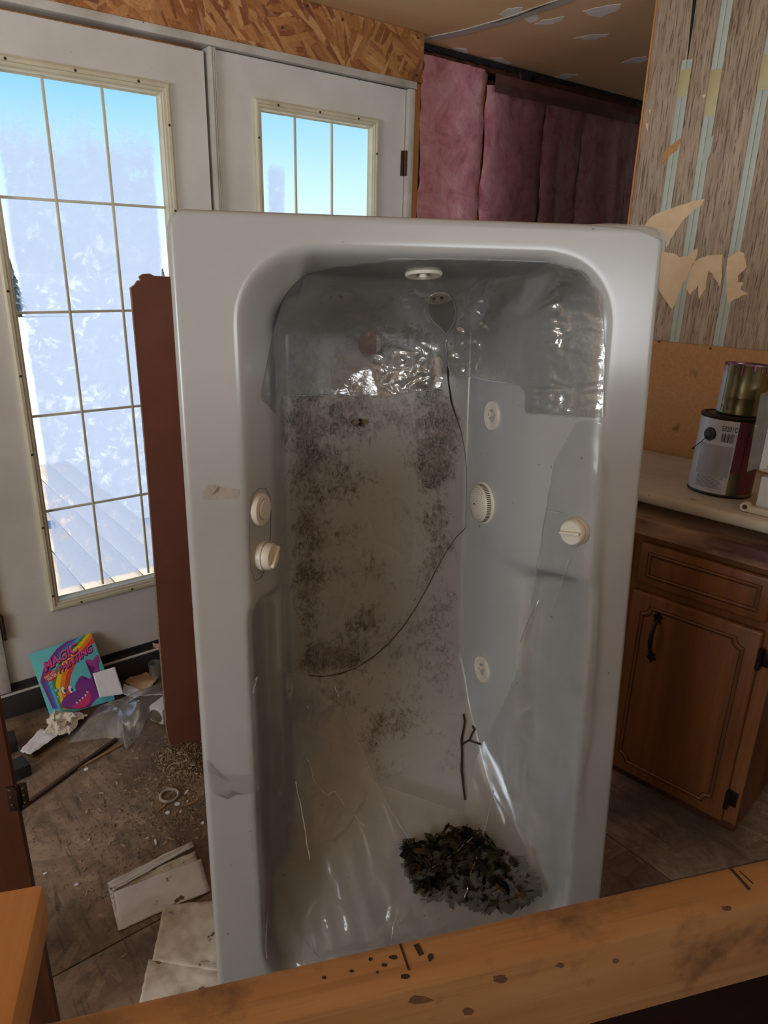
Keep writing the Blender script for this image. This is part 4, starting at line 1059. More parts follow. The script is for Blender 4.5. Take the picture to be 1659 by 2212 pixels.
fly = empty('fly', TF @ Matrix.Translation(tub_hit(778, 914) + Vector((0, -0.006, 0)))); tag(fly, 'dead fly with spread wings stuck to the dirty tub floor', 'fly')
bm = bmesh.new(); bmesh.ops.create_uvsphere(bm, u_segments=12, v_segments=8, radius=1, matrix=Matrix.Diagonal((0.0032, 0.0028, 0.0065, 1))); fin(bm, 'body', MT['twig'], fly)
bm = bmesh.new(); bmesh.ops.create_uvsphere(bm, u_segments=10, v_segments=6, radius=0.003, matrix=Matrix.Translation((0, 0, 0.008))); fin(bm, 'head', MT['mark'], fly)
for s_ in (-1, 1):
    raw('wing', [(0, -0.001, 0.003), (s_ * 0.012, -0.002, 0.010), (s_ * 0.020, -0.003, 0.003), (s_ * 0.014, -0.002, -0.003)], [(0, 1, 2, 3)], simple('fly_wing', rgb(120, 96, 70), rough=0.5), fly, sm=False)
    for z in (-0.003, 0.001, 0.004): tube('leg', [(0, 0, z), (s_ * 0.006, -0.003, z - 0.004), (s_ * 0.010, 0.004, z - 0.008)], 0.0004, MT['mark'], fly, seg=4)

# ================================================================== BOARD BEHIND THE TUB
yb = radians(69); bd = Vector((sin(yb), cos(yb), 0)); bq = onz(379, 1615); BF = frame(bq, bd)
bl = [onframe(x, y, BF, 0) for x, y in [(379, 1615), (366, 1606), (362, 1588), (358, 1570)]]
outline = [(358, 1570), (345, 1400), (330, 1180), (312, 960), (296, 780), (281, 622), (290, 616), (297, 606), (303, 606), (300, 598), (308, 592), (322, 591), (333, 596), (352, 597), (374, 598)]
pts = [Vector((0.0, 0, 0.002))] + [Vector((onframe(x, y, BF, 0).x, 0, max(0.002, onframe(x, y, BF, 0).z))) for x, y in [(366, 1606), (362, 1588)] + outline]
xr = onframe(813, 742, BF, 0).x; ztop = pts[-1].z
pts += [Vector((xr, 0, ztop)), Vector((xr, 0, 0.0)), Vector((0.05, 0, 0.0))]
bd_o = prism('hardboard_sheet', pts, (0, 0.012, 0), MT['hard'], None, BF); tag(bd_o, 'red brown hardboard sheet with torn corner standing behind the tub', 'board')
v, f = [], []
ep = [p for p in pts[:-3]]
for p in ep: v += [p + Vector((-0.0012, -0.0006, 0)), p + Vector((0.0022 * random.uniform(.4, 1.5), -0.0008, 0)), p + Vector((-0.0012, 0.0125, 0))]
for i in range(len(ep) - 1): f += [(i * 3, i * 3 + 1, i * 3 + 4, i * 3 + 3), (i * 3 + 2, i * 3, i * 3 + 3, i * 3 + 5)]
raw('torn_edge', v, f, MT['hardedge'], bd_o, sm=False, fixn=True)

# ================================================================== RAILS IN FRONT
ry = radians(74.6); rdv = Vector((sin(ry), cos(ry), 0)); rq = onz(900, 2026, 1.02)
RL = frame(Vector((rq.x, rq.y, 0)), rdv)     # local y=0 back face of rail (away from camera)
rail = empty('guard_rail', RL); tag(rail, 'long rough wooden rail crossing in front of the tub', 'rail')
bm = bmesh.new(); bbox(bm, (-0.62, -0.038, 0.931), (1.05, 0.0, 1.02), 0.003, 2); fin(bm, 'rail_board', MT['rail'], rail)
def ell0(cx, cy, a, b, n=12): return [(cx + a * cos(t) * random.uniform(.7, 1.2), cy + b * sin(t) * random.uniform(.7, 1.2)) for t in np.linspace(0, 2 * pi, n, endpoint=False)]
def railmark(pts, mat=MT['mark'], face='top', nm='pencil_line'):
    if face == 'top':
        P_ = [RL.inverted() @ onz(x, y, 1.02) for x, y in pts]; P_ = [Vector((p.x, min(max(p.y, -0.0375), -0.0005), 1.0196)) for p in P_]
        return prism(nm, P_, (0, 0, 0.0008), mat, rail)
    P_ = [onframe(x, y, RL, -0.038) for x, y in pts]; P_ = [Vector((p.x, -0.0376, p.z)) for p in P_]
    return prism(nm, P_, (0, -0.0008, 0), mat, rail)
railmark([(1561, 1861), (1566, 1859), (1622, 1921), (1617, 1924)], nm='saw_kerf')
railmark([(1300, 1924), (1480, 1885), (1659, 1853), (1659, 1856), (1480, 1889), (1300, 1927)])
railmark([(1596, 1882), (1598, 1881), (1628, 1909), (1626, 1910)])
railmark([(862, 2040), (867, 2039), (886, 2095), (881, 2096)], nm='saw_kerf')
railmark([(893, 2042), (905, 2038), (916, 2060), (906, 2066)], nm='stain')
for cx, cy, a, b in ((850, 2068, 9, 5), (830, 2085, 6, 4), (800, 2072, 5, 4), (875, 2110, 10, 6), (760, 2098, 5, 3), (700, 2112, 5, 3), (930, 2068, 6, 9), (815, 2100, 3, 3)):
    railmark(ell0(cx, cy, a, b), nm='stain')
for cx, cy, a, b in ((1080, 2115, 16, 9), (905, 2160, 26, 10), (1210, 2085, 9, 5), (1330, 2075, 7, 5), (1570, 1962, 11, 5), (1010, 2185, 14, 8)):
    railmark(ell0(cx, cy, a, b), simple('rail_stain', rgb(88, 62, 44), rgb(120, 88, 62), 60, rough=0.8), 'front', 'stain')
for x0_, x1_ in ((-0.60, -0.522), (0.95, 1.03)):
    box('post', (x0_, 0.001, 0.0), (x1_, 0.039, 1.02), MT['stud'], rail, bev=0.002)
# cross piece lying on the rail's left end, reaching back to the photographer's side
sy = radians(-15.6); sdv = Vector((sin(sy), cos(sy), 0))
sq = onz(95, 1906, 1.059)
SF = frame(Vector((sq.x, sq.y, 0)), Vector((cos(-sy), sin(-sy) * 1, 0)) if False else Vector((sdv.y, -sdv.x, 0)))
# local x to the right, y away along the piece
stub = box('cross_piece', (-0.089, -0.60, 1.0212), (0.0, 0.0, 1.0592), MT['stub'], None, SF, 0.004)
tag(stub, 'short orange wooden piece lying over the rail at lower left', 'wood piece')
hk = SF @ Vector((-0.06, -0.55, 0))
sp_ = box('support_post', (-0.08, -0.58, 0.0), (-0.01, -0.50, 1.021), MT['stud'], None, SF, 0.002); tag(sp_, 'wooden post under the near end of the orange piece', 'post')

# dark carpet remnant on the photographer's side of the tub
cpv = [Vector(p) for p in ((-0.33, 0.955, 0.0), (0.52, 1.14, 0.0), (0.95, 1.2, 0.0), (0.92, 0.8, 0.0), (0.76, 0.42, 0.0), (-0.28, -0.3, 0.0))]
kk = NT('maroon_carpet'); cc_ = kk.coord(); kn = kk.noise(cc_, 180, 6, 0.7)
kk.principled(kk.mix(kk.mask(kk.noise(cc_, 7, 5), 0.35, 0.65), rgb(58, 30, 40), rgb(48, 40, 34)), 0.95, 0, kk.bump(kn, 0.8, 0.006), spec=0.1)
cpt = prism('carpet_remnant', [p + Vector((0, 0, 0.0005)) for p in cpv], (0, 0, 0.007), kk.m); tag(cpt, 'dark maroon carpet remnant on the floor below the rail', 'carpet')
# dark door leaf at the left edge
dp = onz(60, 1870, 0.42); dd_ = 1.2
q1 = CO + ray(35, 1725) * 1.2
LF = frame(Vector((q1.x, q1.y, 0)), Vector((0.97, 0.25, 0)))
q0 = onframe(33, 1727, LF, 0)
ed = onframe(30, 1700, LF, 0).x
leaf = empty('dark_door_leaf', LF); tag(leaf, 'dark stained wooden door leaf with rusty hinge at left edge', 'door leaf')
box('panel', (ed - 0.45, 0.0, 0.0), (ed, 0.018, 1.25), MT['darkwood'], leaf, bev=0.0015)
hz_ = onframe(35, 1722, LF, 0).z
hg = tube('hinge', [(ed + 0.004, -0.004, hz_ - 0.024), (ed + 0.004, -0.004, hz_ + 0.026)], 0.0048, MT['iron'], leaf, seg=12)
box('hinge_leaf', (ed - 0.012, -0.003, hz_ - 0.026), (ed + 0.003, 0.0, hz_ + 0.024), MT['iron'], hg, bev=0.001)
box('hinge_leaf', (ed + 0.006, -0.002, hz_ - 0.018), (ed + 0.020, 0.001, hz_ + 0.028), MT['iron'], hg, bev=0.004)
for z in (-0.012, 0.004, 0.018):
    for x in (-0.007, 0.013):
        lathe('screw', [(0, 0.0012), (0.0022, 0.0008), (0.0024, 0)], MT['steel'], hg, None, 10).matrix_local = Matrix.Translation((ed + x, -0.0028 if x < 0 else -0.002, hz_ + z)) @ Matrix.Rotation(pi / 2, 4, 'X')

# ================================================================== CABINET, WORKTOP
cab = empty('base_cabinet', RW); tag(cab, 'brown wooden base cabinet with drawer and panelled door', 'cabinet')
bm = bmesh.new()
bbox(bm, (-1.22, 0.0, 0.03), (-1.20, 0.56, 0.80)); bbox(bm, (-0.397, 0.0, 0.0), (-0.377, 0.56, 0.80)); bbox(bm, (-1.20, 0.54, 0.03), (-0.397, 0.56, 0.80)); bbox(bm, (-1.20, 0.02, 0.03), (-0.397, 0.54, 0.05))
bbox(bm, (-1.2, 0.001, 0.792), (-0.397, 0.03, 0.80)) 
fin(bm, 'carcass', MT['cab'], cab)
bm = bmesh.new()
for lo, hi in (((-1.22, -0.018, 0.0), (-1.17, 0.0, 0.80)), ((-0.805, -0.018, 0.0), (-0.745, 0.0, 0.80)), ((-0.425, -0.018, 0.0), (-0.377, 0.0, 0.80)), ((-0.745, -0.018, 0.768), (-0.425, 0.0, 0.80)), ((-0.745, -0.018, 0.625), (-0.425, 0.0, 0.662)), ((-0.745, -0.018, 0.0), (-0.425, 0.0, 0.04)), ((-1.17, -0.018, 0.768), (-0.805, 0.0, 0.80)), ((-1.17, -0.018, 0.625), (-0.805, 0.0, 0.662)), ((-1.17, -0.018, 0.0), (-0.805, 0.0, 0.04))):
    bbox(bm, lo, hi, 0.0)
fin(bm, 'face_frame', MT['cab'], cab)
def routed_panel(name, x0, x1, z0, z1, ins, notch, parent):
    """lipped front with bevelled edge and a routed line (notched corners) standing on it"""
    y = -0.018
    bm = bmesh.new()
    bbox(bm, (x0, y - 0.018, z0), (x1, y, z1), 0.007, 3)
    o = fin(bm, name, MT['cab'], parent)
    a, b, c, d_ = x0 + ins, x1 - ins, z0 + ins, z1 - ins
    def outline(k):
        A, B, C, D2 = a + k, b - k, c + k, d_ - k
        if notch <= 0: return [(A, C), (B, C), (B, D2), (A, D2)]
        n = notch; p = []
        for cx, cz, s0 in ((B, C, 180), (B, D2, 270), (A, D2, 0), (A, C, 90)):
            for t in range(6):
                an = radians(s0 - 90 * t / 5) if True else 0
                p.append((cx + n * cos(an), cz + n * sin(an)))
        return p
    def ringo(k0, k1, ya, yb_, mat, nm):
        P0, P1 = outline(k0), outline(k1); n = len(P0)
        v = [(x, ya, z) for x, z in P0] + [(x, yb_, z) for x, z in P1]
        f = [(i, (i + 1) % n, n + (i + 1) % n, n + i) for i in range(n)]
        raw(nm, v, f, mat, o, ang=30)
    yf = y - 0.018
    ringo(0, 0.0035, yf - 0.0002, yf - 0.0034, MT['cab'], 'moulding'); ringo(0.0035, 0.008, yf - 0.0034, yf - 0.0003, MT['cab'], 'moulding'); ringo(0.008, 0.0105, yf - 0.0004, yf - 0.0004, MT['groove'], 'groove')
    ringo(-0.0022, 0.0, yf - 0.0003, yf - 0.0003, MT['groove'], 'groove')
    return o
drw = routed_panel('drawer', -0.760, -0.412, 0.654, 0.778, 0.026, 0, cab)
dor = routed_panel('cabinet_door', -0.766, -0.411, 0.026, 0.630, 0.036, 0.024, cab)
routed_panel('drawer', -1.185, -0.79, 0.654, 0.778, 0.026, 0, cab); routed_panel('cabinet_door', -1.185, -0.79, 0.026, 0.630, 0.036, 0.024, cab)
box('base_strip', (-1.2, -0.020, 0.0), (-0.377, -0.016, 0.024), MT['darkwood'], cab, bev=0.001)
hx = onframe(1416, 1360, RW, -0.04).x
hh = tube('handle', [(hx, -0.037, 0.562), (hx, -0.05, 0.550), (hx, -0.062, 0.528), (hx, -0.064, 0.505), (hx, -0.058, 0.480), (hx, -0.046, 0.462), (hx, -0.037, 0.452)], [0.004, 0.0045, 0.006, 0.0068, 0.006, 0.0045, 0.004], MT['iron'], dor, seg=10)
for z, s_ in ((0.562, 1), (0.452, -1)):
    pts = [Vector((hx + x, -0.036, z + s_ * zq)) for x, zq in ((0, .028), (.006, .018), (.014, .012), (.008, .004), (.012, -.006), (.004, -.004), (0, -.010), (-.004, -.004), (-.012, -.006), (-.008, .004), (-.014, .012), (-.006, .018))]
    prism('handle_plate', pts, (0, -0.0035, 0), MT['iron'], dor, bev=0.0006)
for z in (0.555, 0.105):
    h = tube('cabinet_hinge', [(-0.408, -0.036, z - 0.03), (-0.408, -0.036, z + 0.03)], 0.006, MT['iron'], cab, seg=10)
    box('hinge_leaf', (-0.404, -0.022, z - 0.024), (-0.386, -0.018, z + 0.024), MT['iron'], h, bev=0.001)
# next cabinet carcass to the right of the open gap is out of view; substrate and worktop
sub = box('worktop_substrate', (-1.23, -0.045, 0.801), (1.1, 0.585, 0.846), MT['substrate'], None, RW, 0.002); tag(sub, 'stained raw wood worktop base on the cabinet', 'worktop base')
bm = bmesh.new(); bbox(bm, (-1.25, -0.028, 0.0), (1.1, 0.584, 0.034), 0.012, 3)
def tilt(p):   # loose slab: front edge propped up, back resting on the base
    t = (0.584 - p.y) / 0.612
    return Vector((p.x, p.y, p.z + 0.8475 + 0.037 * t))
for v_ in bm.verts: v_.co = tilt(v_.co)
ctop = fin(bm, 'worktop', MT['counter'], None, RW); tag(ctop, 'loose pale laminate worktop slab lifted along its front edge', 'worktop')
for x in (-0.2, 0.9):
    w_ = box('wedge_block', (x, -0.02, 0.8465), (x + 0.05, 0.03, 0.880), MT['stud'], None, RW, 0.001); tag(w_, 'small wood block holding up the worktop front ' + ('near the cabinet end' if x < 0 else 'far to the right'), 'block')
cab2 = empty('base_cabinet', RW); tag(cab2, 'second brown base cabinet beyond the open gap on the right', 'cabinet')
box('carcass', (0.25, 0.0, 0.0), (1.08, 0.56, 0.80), MT['cab'], cab2, bev=0.002)
routed_panel('cabinet_door', 0.29, 0.65, 0.03, 0.76, 0.036, 0.024, cab2); routed_panel('cabinet_door', 0.67, 1.04, 0.03, 0.76, 0.036, 0.024, cab2)
def ctz(y): return 0.8475 + 0.034 + 0.037 * (0.584 - y) / 0.612

# ---- paint cans
cz = onz(1552, 1049, 0.905); cl = RW.inverted() @ cz
CANZ = ctz(cl.y)
for _ in range(6):
    cz = onz(1552, 1061, CANZ); cl = RW.inverted() @ cz; CANZ = ctz(cl.y)
nrm_tilt = Vector((0, -0.0605, 1)).normalized()
tiltM = RW.to_3x3() @ nrm_tilt
# standing can frame: follows the slightly tilted slab
tocam = (CO - cz); tocam.z = 0; tocam.normalize()
up = (RW.to_3x3() @ Vector((0, 0.0605, 1))).normalized()      # slab rises towards the front
up = (RW.to_3x3() @ Vector((0, 0.0604, 1))).normalized()
xax = up.cross(-tocam).normalized() * -1
CF_ = frame(cz + up * 0.0016, (tocam - up * tocam.dot(up)).normalized(), up)   # local +x towards camera
can = empty('paint_can', CF_); tag(can, 'large paint can with grey label and wire handle on worktop', 'paint can')
R, Hc = 0.0825, 0.221
lathe('can_body', [(0, 0.003), (R * .9, 0.003), (R * .93, 0), (R, 0.0), (R + 0.0015, 0.004), (R, 0.008), (R, Hc - 0.010), (R * .99, Hc - 0.008)], MT['steel'], can, None, 56)
lathe('can_rim', [(R, Hc - 0.012), (R + 0.0025, Hc - 0.009), (R + 0.0028, Hc - 0.003), (R, Hc), (R * .92, Hc), (R * .90, Hc - 0.006), (R * .82, Hc - 0.006), (R * .80, Hc - 0.002), (R * .2, Hc - 0.004), (0, Hc - 0.004)], simple('dark_can_rim', rgb(52, 44, 42), rgb(36, 30, 30), 20, rough=0.4, metal=0.5), can, None, 56)
lathe('base_ring', [(R + 0.0003, 0.007), (R + 0.0022, 0.004), (R + 0.0008, 0.0)], MT['blackpl'], can, None, 56)
def can_ray(x, y, r):
    """pixel -> (angle, height) on the can's cylinder of radius r (near side)"""
    inv = CF_.inverted(); o = inv @ CO; d = inv.to_3x3() @ ray(x, y)
    a = d.x ** 2 + d.y ** 2; b = 2 * (o.x * d.x + o.y * d.y); c = o.x ** 2 + o.y ** 2 - r * r
    t = (-b - math.sqrt(max(0, b * b - 4 * a * c))) / (2 * a); p = o + d * t
    return math.atan2(p.y, p.x), p.z
def wrap(name, a0, a1, z0, z1, r, mat, parent=None, seg=24):
    v, f = lathe_v([(r, z0), (r, z1)], seg, a0, a1); return raw(name, v, f, mat, parent or can, fixn=True)
aL = can_ray(1500, 960, R)[0]; aR = can_ray(1596, 930, R)[0]
sgn = 1 if aR > aL else -1
aEdge = aR
wrap('paper_label', aEdge - sgn * 2.6, aEdge, 0.008, Hc - 0.013, R + 0.0005, MT['label'])
zg1 = can_ray(1550, 962, R)[1]
a_g0 = can_ray(1512, 975, R)[0]; 
wrap('label_field', a_g0, aEdge - sgn * 0.05, 0.055, zg1, R + 0.0008, MT['label2'])
wrap('red_label', aEdge, aEdge + sgn * 0.30, 0.070, Hc - 0.013, R + 0.0006, MT['labelred'])
wrap('red_label', aEdge + sgn * 0.33, aEdge + sgn * 1.6, 0.010, 0.17, R + 0.0006, MT['labelred'])
for k in range(9):
    wrap('small_print', a_g0 + sgn * 0.1, aEdge - sgn * (0.08 + 0.25 * random.random()), 0.052 - k * 0.0038, 0.0532 - k * 0.0038, R + 0.0015, MT['print2'], seg=16)
# barcode
a0_, zt = can_ray(1561, 936, R); a1_, _ = can_ray(1586, 945, R); zb_ = can_ray(1561, 955, R)[1]
x = 0.0
bars = []
while x < 1:
    w_ = random.choice((.025, .045, .07)); 
    wrap('barcode_bar', a0_ + (a1_ - a0_) * x, a0_ + (a1_ - a0_) * min(1, x + w_), zb_, zt, R + 0.0015, MT['print'] if x < .7 else MT['print2'], seg=2); x += w_ + random.choice((.02, .035, .05))
# lettering 53201C wrapped on the can
tvv, tff = text_mesh('53201C', 0.012)
xmn, xmx = min(p[0] for p in tvv), max(p[0] for p in tvv)
ta0, tz0 = can_ray(1559, 932, R); ta1, _ = can_ray(1592, 938, R)
hgt_ = 0.0135
vv2 = []
for p in tvv:
    a = ta0 + (ta1 - ta0) * (p[0] - xmn) / (xmx - xmn); vv2.append(((R + 0.0016) * cos(a), (R + 0.0016) * sin(a), tz0 + 0.002 + p[1] / 0.7 * hgt_))
raw('lettering', vv2, tff, MT['print'], can, sm=False)
ea, ez = can_ray(1534, 937, R)
ear = lathe('handle_ear', [(0, 0.007), (0.008, 0.007), (0.0095, 0.005), (0.017, 0.004), (0.0185, 0.001), (0.0185, -0.003)], MT['blackpl'], can, None, 28)
ear.matrix_local = Matrix.Translation((R * cos(ea), R * sin(ea), ez)) @ Vector((cos(ea), sin(ea), 0)).to_track_quat('Z', 'Y').to_matrix().to_4x4()
wp = []
for k in range(13):
    t = k / 12; an = ea - sgn * (0.0 + 2.3 * t); rr_ = R + 0.006 + 0.004 * sin(pi * t); wp.append((rr_ * cos(an), rr_ * sin(an), ez - 0.062 * sin(pi * t) ** 0.7))
tube('wire_handle', wp, 0.0013, MT['iron'], can, seg=6)
# small can on top, open end up, paint runs
c2p = CF_ @ Vector((0.0, 0.0, Hc - 0.0035))
off = can_ray(1590, 800, R)[0]
C2 = CF_ @ Matrix.Translation((-0.004, 0.010 * (1 if (CF_.to_3x3() @ Vector((0, 1, 0))).dot(CI) > 0 else -1), Hc + 0.0004))
can2 = empty('small_can', C2); tag(can2, 'smaller open steel can with magenta paint runs standing on the large can', 'paint can')
r2, h2 = 0.0585, 0.136
lathe('can_body', [(0, 0.002), (r2 * .94, 0.002), (r2, 0), (r2 + 0.001, 0.003), (r2, 0.006), (r2, 0.045), (r2 + .0006, 0.047), (r2, 0.049), (r2, h2 - 0.005), (r2 + 0.0014, h2 - 0.002), (r2, h2), (r2 - .003, h2), (r2 - .004, h2 - 0.01), (r2 - .004, 0.012), (0, 0.010)], MT['steel'], can2, None, 48)
sg2 = (1 if (CF_.to_3x3() @ Vector((0, 1, 0))).dot(CI) > 0 else -1)
v, f = lathe_v([(r2 + 0.0006, 0.004), (r2 + 0.0006, h2 - 0.007)], 12, -sg2 * 2.2, -sg2 * 0.95); raw('paper_label', v, f, MT['label'], can2, fixn=True)
lathe('paint_rim', [(r2 - .0034, h2 - 0.006), (r2 - .0034, h2 + 0.0004), (r2 + .0014, h2 + 0.0003), (r2 + 0.0018, h2 - 0.004)], simple('paint_crusted_rim', rgb(70, 44, 54), rgb(140, 60, 100), 40, rough=0.4), can2, None, 48)
for k in range(16):
    an = random.uniform(-1.9, 1.9); ln = random.uniform(0.004, 0.03); wd = random.uniform(.02, .06)
    v, f = lathe_v([(r2 + 0.0011, h2 - 0.003 - ln), (r2 + 0.0013, h2 - 0.003)], 3, an, an + wd); raw('paint_run', v, f, MT['pink'], can2, fixn=True)

# ---- white dispenser unit at the right edge, on the worktop
wq = onz(1636, 1106, 0.918); wlq = RW.inverted() @ wq
UF = RW @ Matrix.Translation((wlq.x - 0.008, wlq.y, ctz(wlq.y) + 0.0015))
unit = empty('wall_dispenser', UF); tag(unit, 'white and beige dispenser unit lying beside the paint cans', 'dispenser')
box('base_box', (0.0, 0.0, 0.0), (0.26, 0.11, 0.096), MT['enamel'], unit, bev=0.004)
box('beige_housing', (-0.004, 0.006, 0.124), (0.26, 0.12, 0.232), MT['beige'], unit, bev=0.005)
box('housing_ledge', (-0.006, 0.0, 0.107), (0.26, 0.122, 0.134), MT['beige'], unit, bev=0.003)
pl = [Vector((x, -0.008, z)) for x, z in ((-0.034, 0.100), (-0.006, 0.118), (-0.006, 0.296), (-0.038, 0.300))]
prism('side_plate', pl, (0, 0.13, 0), MT['greyplate'], unit, bev=0.001)
pl = [Vector((x, -0.010, z)) for x, z in ((-0.006, 0.112), (0.012, 0.122), (0.012, 0.294), (-0.006, 0.296))]
prism('front_flange', pl, (0, 0.004, 0), MT['enamel'], unit, bev=0.0006)
box('back_plate', (0.0, 0.118, 0.12), (0.26, 0.124, 0.30), MT['enamel'], unit, bev=0.001)
box('foot_bar', (-0.012, -0.022, 0.0), (0.26, -0.001, 0.018), MT['beige'], unit, bev=0.004)
cp = lathe('roller_cap', [(0.0, 0.002), (0.006, 0.002), (0.0065, 0.006), (0.0115, 0.007), (0.0125, 0.0), (0.0125, -0.012), (0, -0.012)], MT['beige'], unit, None, 24); cp.matrix_local = Matrix.Translation((-0.018, -0.016, 0.0135)) @ Matrix.Rotation(pi / 2, 4, 'X')
lathe('cap_socket', [(0, 0.0032), (0.0062, 0.0032), (0.0066, 0.0062)], MT['hinge'], cp, None, 20)

# ================================================================== BOOK AND DEBRIS BY THE DOOR
nW = DW.col[1].to_3d()
bBL = onz(128, 1562, 0.0)
bTL = onpl(62, 1414, DW @ Vector((0, -0.012, 0)), nW); bTR = onpl(197, 1367, DW @ Vector((0, -0.012, 0)), nW)
ex = (bTR - bTL).normalized(); ez_ = (bTL - bBL); ez_ = (ez_ - ex * ez_.dot(ex)).normalized()
BK = frame(bTL - ez_ * (bTL - bBL).dot(ez_), ex, ez_); BK.translation.z = max(BK.translation.z, 0.003)
bh = onframe(197, 1367, BK, 0).z; bw2 = onframe(197, 1367, BK, 0).x
book = empty('painting_book', BK); tag(book, 'bright turquoise painting book with rainbow cover leaning on the door', 'book')
BT = 0.005
box('cover', (0, 0, 0), (bw2, BT, bh), simple('turquoise_cover', rgb(98, 200, 214), rgb(112, 208, 220), 6, rough=0.35), book, bev=0.0008)
box('pages', (0.002, 0.0008, 0.0015), (bw2 + 0.0008, BT - 0.0008, bh - 0.0015), MT['paper'], book, bev=0.0004)
# flat print: zoomed picture coordinates -> cover plane
def bp(x, y, k=1):
    p = onframe(30 + x / 4.879, 1360 + y / 4.879, BK, 0); return Vector((min(max(p.x, 0.0008), bw2 - 0.0008), -0.00012 * k, min(max(p.z, 0.0008), bh - 0.0008)))
inks = {}
def ink(r, g, b):
    if (r, g, b) not in inks: inks[(r, g, b)] = simple('cover_ink', rgb(r, g, b), rough=0.35)
    return inks[(r, g, b)]
def art(pts, c, k, nm='cover_print'):
    bm = bmesh.new(); fc = bm.faces.new([bm.verts.new(bp(x, y, k)) for x, y in pts]); bmesh.ops.triangulate(bm, faces=[fc])
    return fin(bm, nm, ink(*c), book, sm=False)
O_ = [(410, 835), (335, 672), (277, 545), (310, 420), (370, 310), (450, 205), (540, 135), (590, 112)]
I_ = [(610, 840), (590, 720), (582, 610), (600, 490), (650, 365), (712, 272), (785, 195), (862, 128)]
fr_ = [0, .15, .29, .41, .53, .68, .84, 1]
cs = [(128, 62, 150), (62, 122, 206), (110, 190, 230), (82, 158, 66), (250, 216, 40), (240, 140, 48), (226, 72, 52)]
lastpath = [(590, 112), (700, 68), (808, 26), (862, 128)]
def lastpt(t):
    L = [0]
    for a, b in zip(lastpath, lastpath[1:]): L.append(L[-1] + math.hypot(b[0] - a[0], b[1] - a[1]))
    s_ = t * L[-1]
    for i in range(3):
        if s_ <= L[i + 1] + 1e-6:
            u = (s_ - L[i]) / (L[i + 1] - L[i]); return (lastpath[i][0] + u * (lastpath[i + 1][0] - lastpath[i][0]), lastpath[i][1] + u * (lastpath[i + 1][1] - lastpath[i][1]))
    return lastpath[-1]
def at_(row, t):
    if row == 7: return lastpt(t)
    return (O_[row][0] + t * (I_[row][0] - O_[row][0]), O_[row][1] + t * (I_[row][1] - O_[row][1]))
for b_ in range(7):
    v, f = [], []
    for r_ in range(8): v += [bp(*at_(r_, fr_[b_]), 1), bp(*at_(r_, fr_[b_ + 1]), 1)]
    for r_ in range(7): f.append((r_ * 2, r_ * 2 + 1, r_ * 2 + 3, r_ * 2 + 2))
    raw('rainbow_band', v, f, ink(*cs[b_]), book, sm=False)
# dolphin shape
art([(495, 795), (520, 725), (590, 672), (655, 640), (640, 600), (680, 515), (715, 485), (742, 532), (800, 520), (842, 470), (845, 440), (858, 392), (800, 376), (752, 332), (770, 312), (832, 322), (872, 266), (903, 280), (910, 335), (882, 380), (905, 430), (930, 560), (900, 700), (800, 815), (700, 838), (600, 836), (505, 822)], (128, 58, 148), 2)
art([(858, 392), (800, 376), (752, 332), (770, 312), (832, 322), (872, 266), (903, 280), (910, 335), (882, 380), (905, 430), (842, 450)], (158, 70, 150), 3)
art([(600, 815), (690, 770), (760, 690), (790, 640), (812, 700), (800, 770), (750, 815), (680, 836)], (222, 62, 132), 3)
for x, y in ((770, 655), (752, 690), (722, 718), (693, 745), (660, 768)): art([(x - 12, y - 6), (x + 14, y - 4), (x + 4, y + 18)], (244, 240, 236), 4)
def ell(cx, cy, a, b, rot=0, n=20): return [(cx + a * cos(t) * cos(rot) - b * sin(t) * sin(rot), cy + a * cos(t) * sin(rot) + b * sin(t) * cos(rot)) for t in np.linspace(0, 2 * pi, n, endpoint=False)]
for cx, cy in ((522, 640), (596, 628)):
    art(ell(cx, cy, 25, 46, -0.35), (40, 26, 60), 3); art(ell(cx, cy, 21, 42, -0.35), (246, 246, 246), 4); art(ell(cx + 14, cy + 4, 11, 20, -0.2), (52, 96, 180), 5); art(ell(cx + 17, cy + 6, 6, 11, -0.2), (20, 20, 30), 6)
for cx, cy, r_ in ((446, 648, 30), (466, 715, 21), (398, 622, 17), (380, 576, 18)):
    art(ell(cx, cy, r_ * 1.05, r_ * .85), (70, 160, 170), 3); art(ell(cx - r_ * .2, cy - r_ * .25, r_ * .6, r_ * .35), (160, 216, 222), 4)
art(ell(388, 488, 76, 55, -0.45), (206, 56, 66), 3)
def word(s_, x, y, dx, dy, ux, uy, c, k, bold=0.03, out=None, curve=0.0):
    """flat lettering: baseline start (x,y), baseline vector (dx,dy), cap-height vector (ux,uy)"""
    for pas in ((1, 0) if out else (0,)):
        tv_, tf_ = text_mesh(s_, bold + (0.035 if pas else 0))
        x0_, x1_ = min(p[0] for p in tv_), max(p[0] for p in tv_)
        v = []
        for p in tv_:
            a = (p[0] - x0_) / (x1_ - x0_); b = p[1] / 0.7
            sag = curve * (a * (1 - a)) * 4
            v.append(bp(x + dx * a + ux * b + (7 if pas else 0), y + dy * a + uy * b + sag + (6 if pas else 0), k + (0 if pas else 1)))
        raw('lettering', v, tf_, ink(*(out if pas else c)), book, sm=False)
word('MAGIC', 330, 445, 345, -225, -22, -92, (226, 86, 158), 5, 0.03, (66, 30, 92))
word('PAINTING', 478, 462, 350, -240, -16, -70, (226, 86, 158), 7, 0.03, (66, 30, 92))
word('PAINT WITH', 330, 528, 104, -72, -12, -26, (244, 236, 230), 9, 0.0)
word('WATER', 358, 548, 100, -66, -12, -28, (244, 236, 230), 9, 0.02)

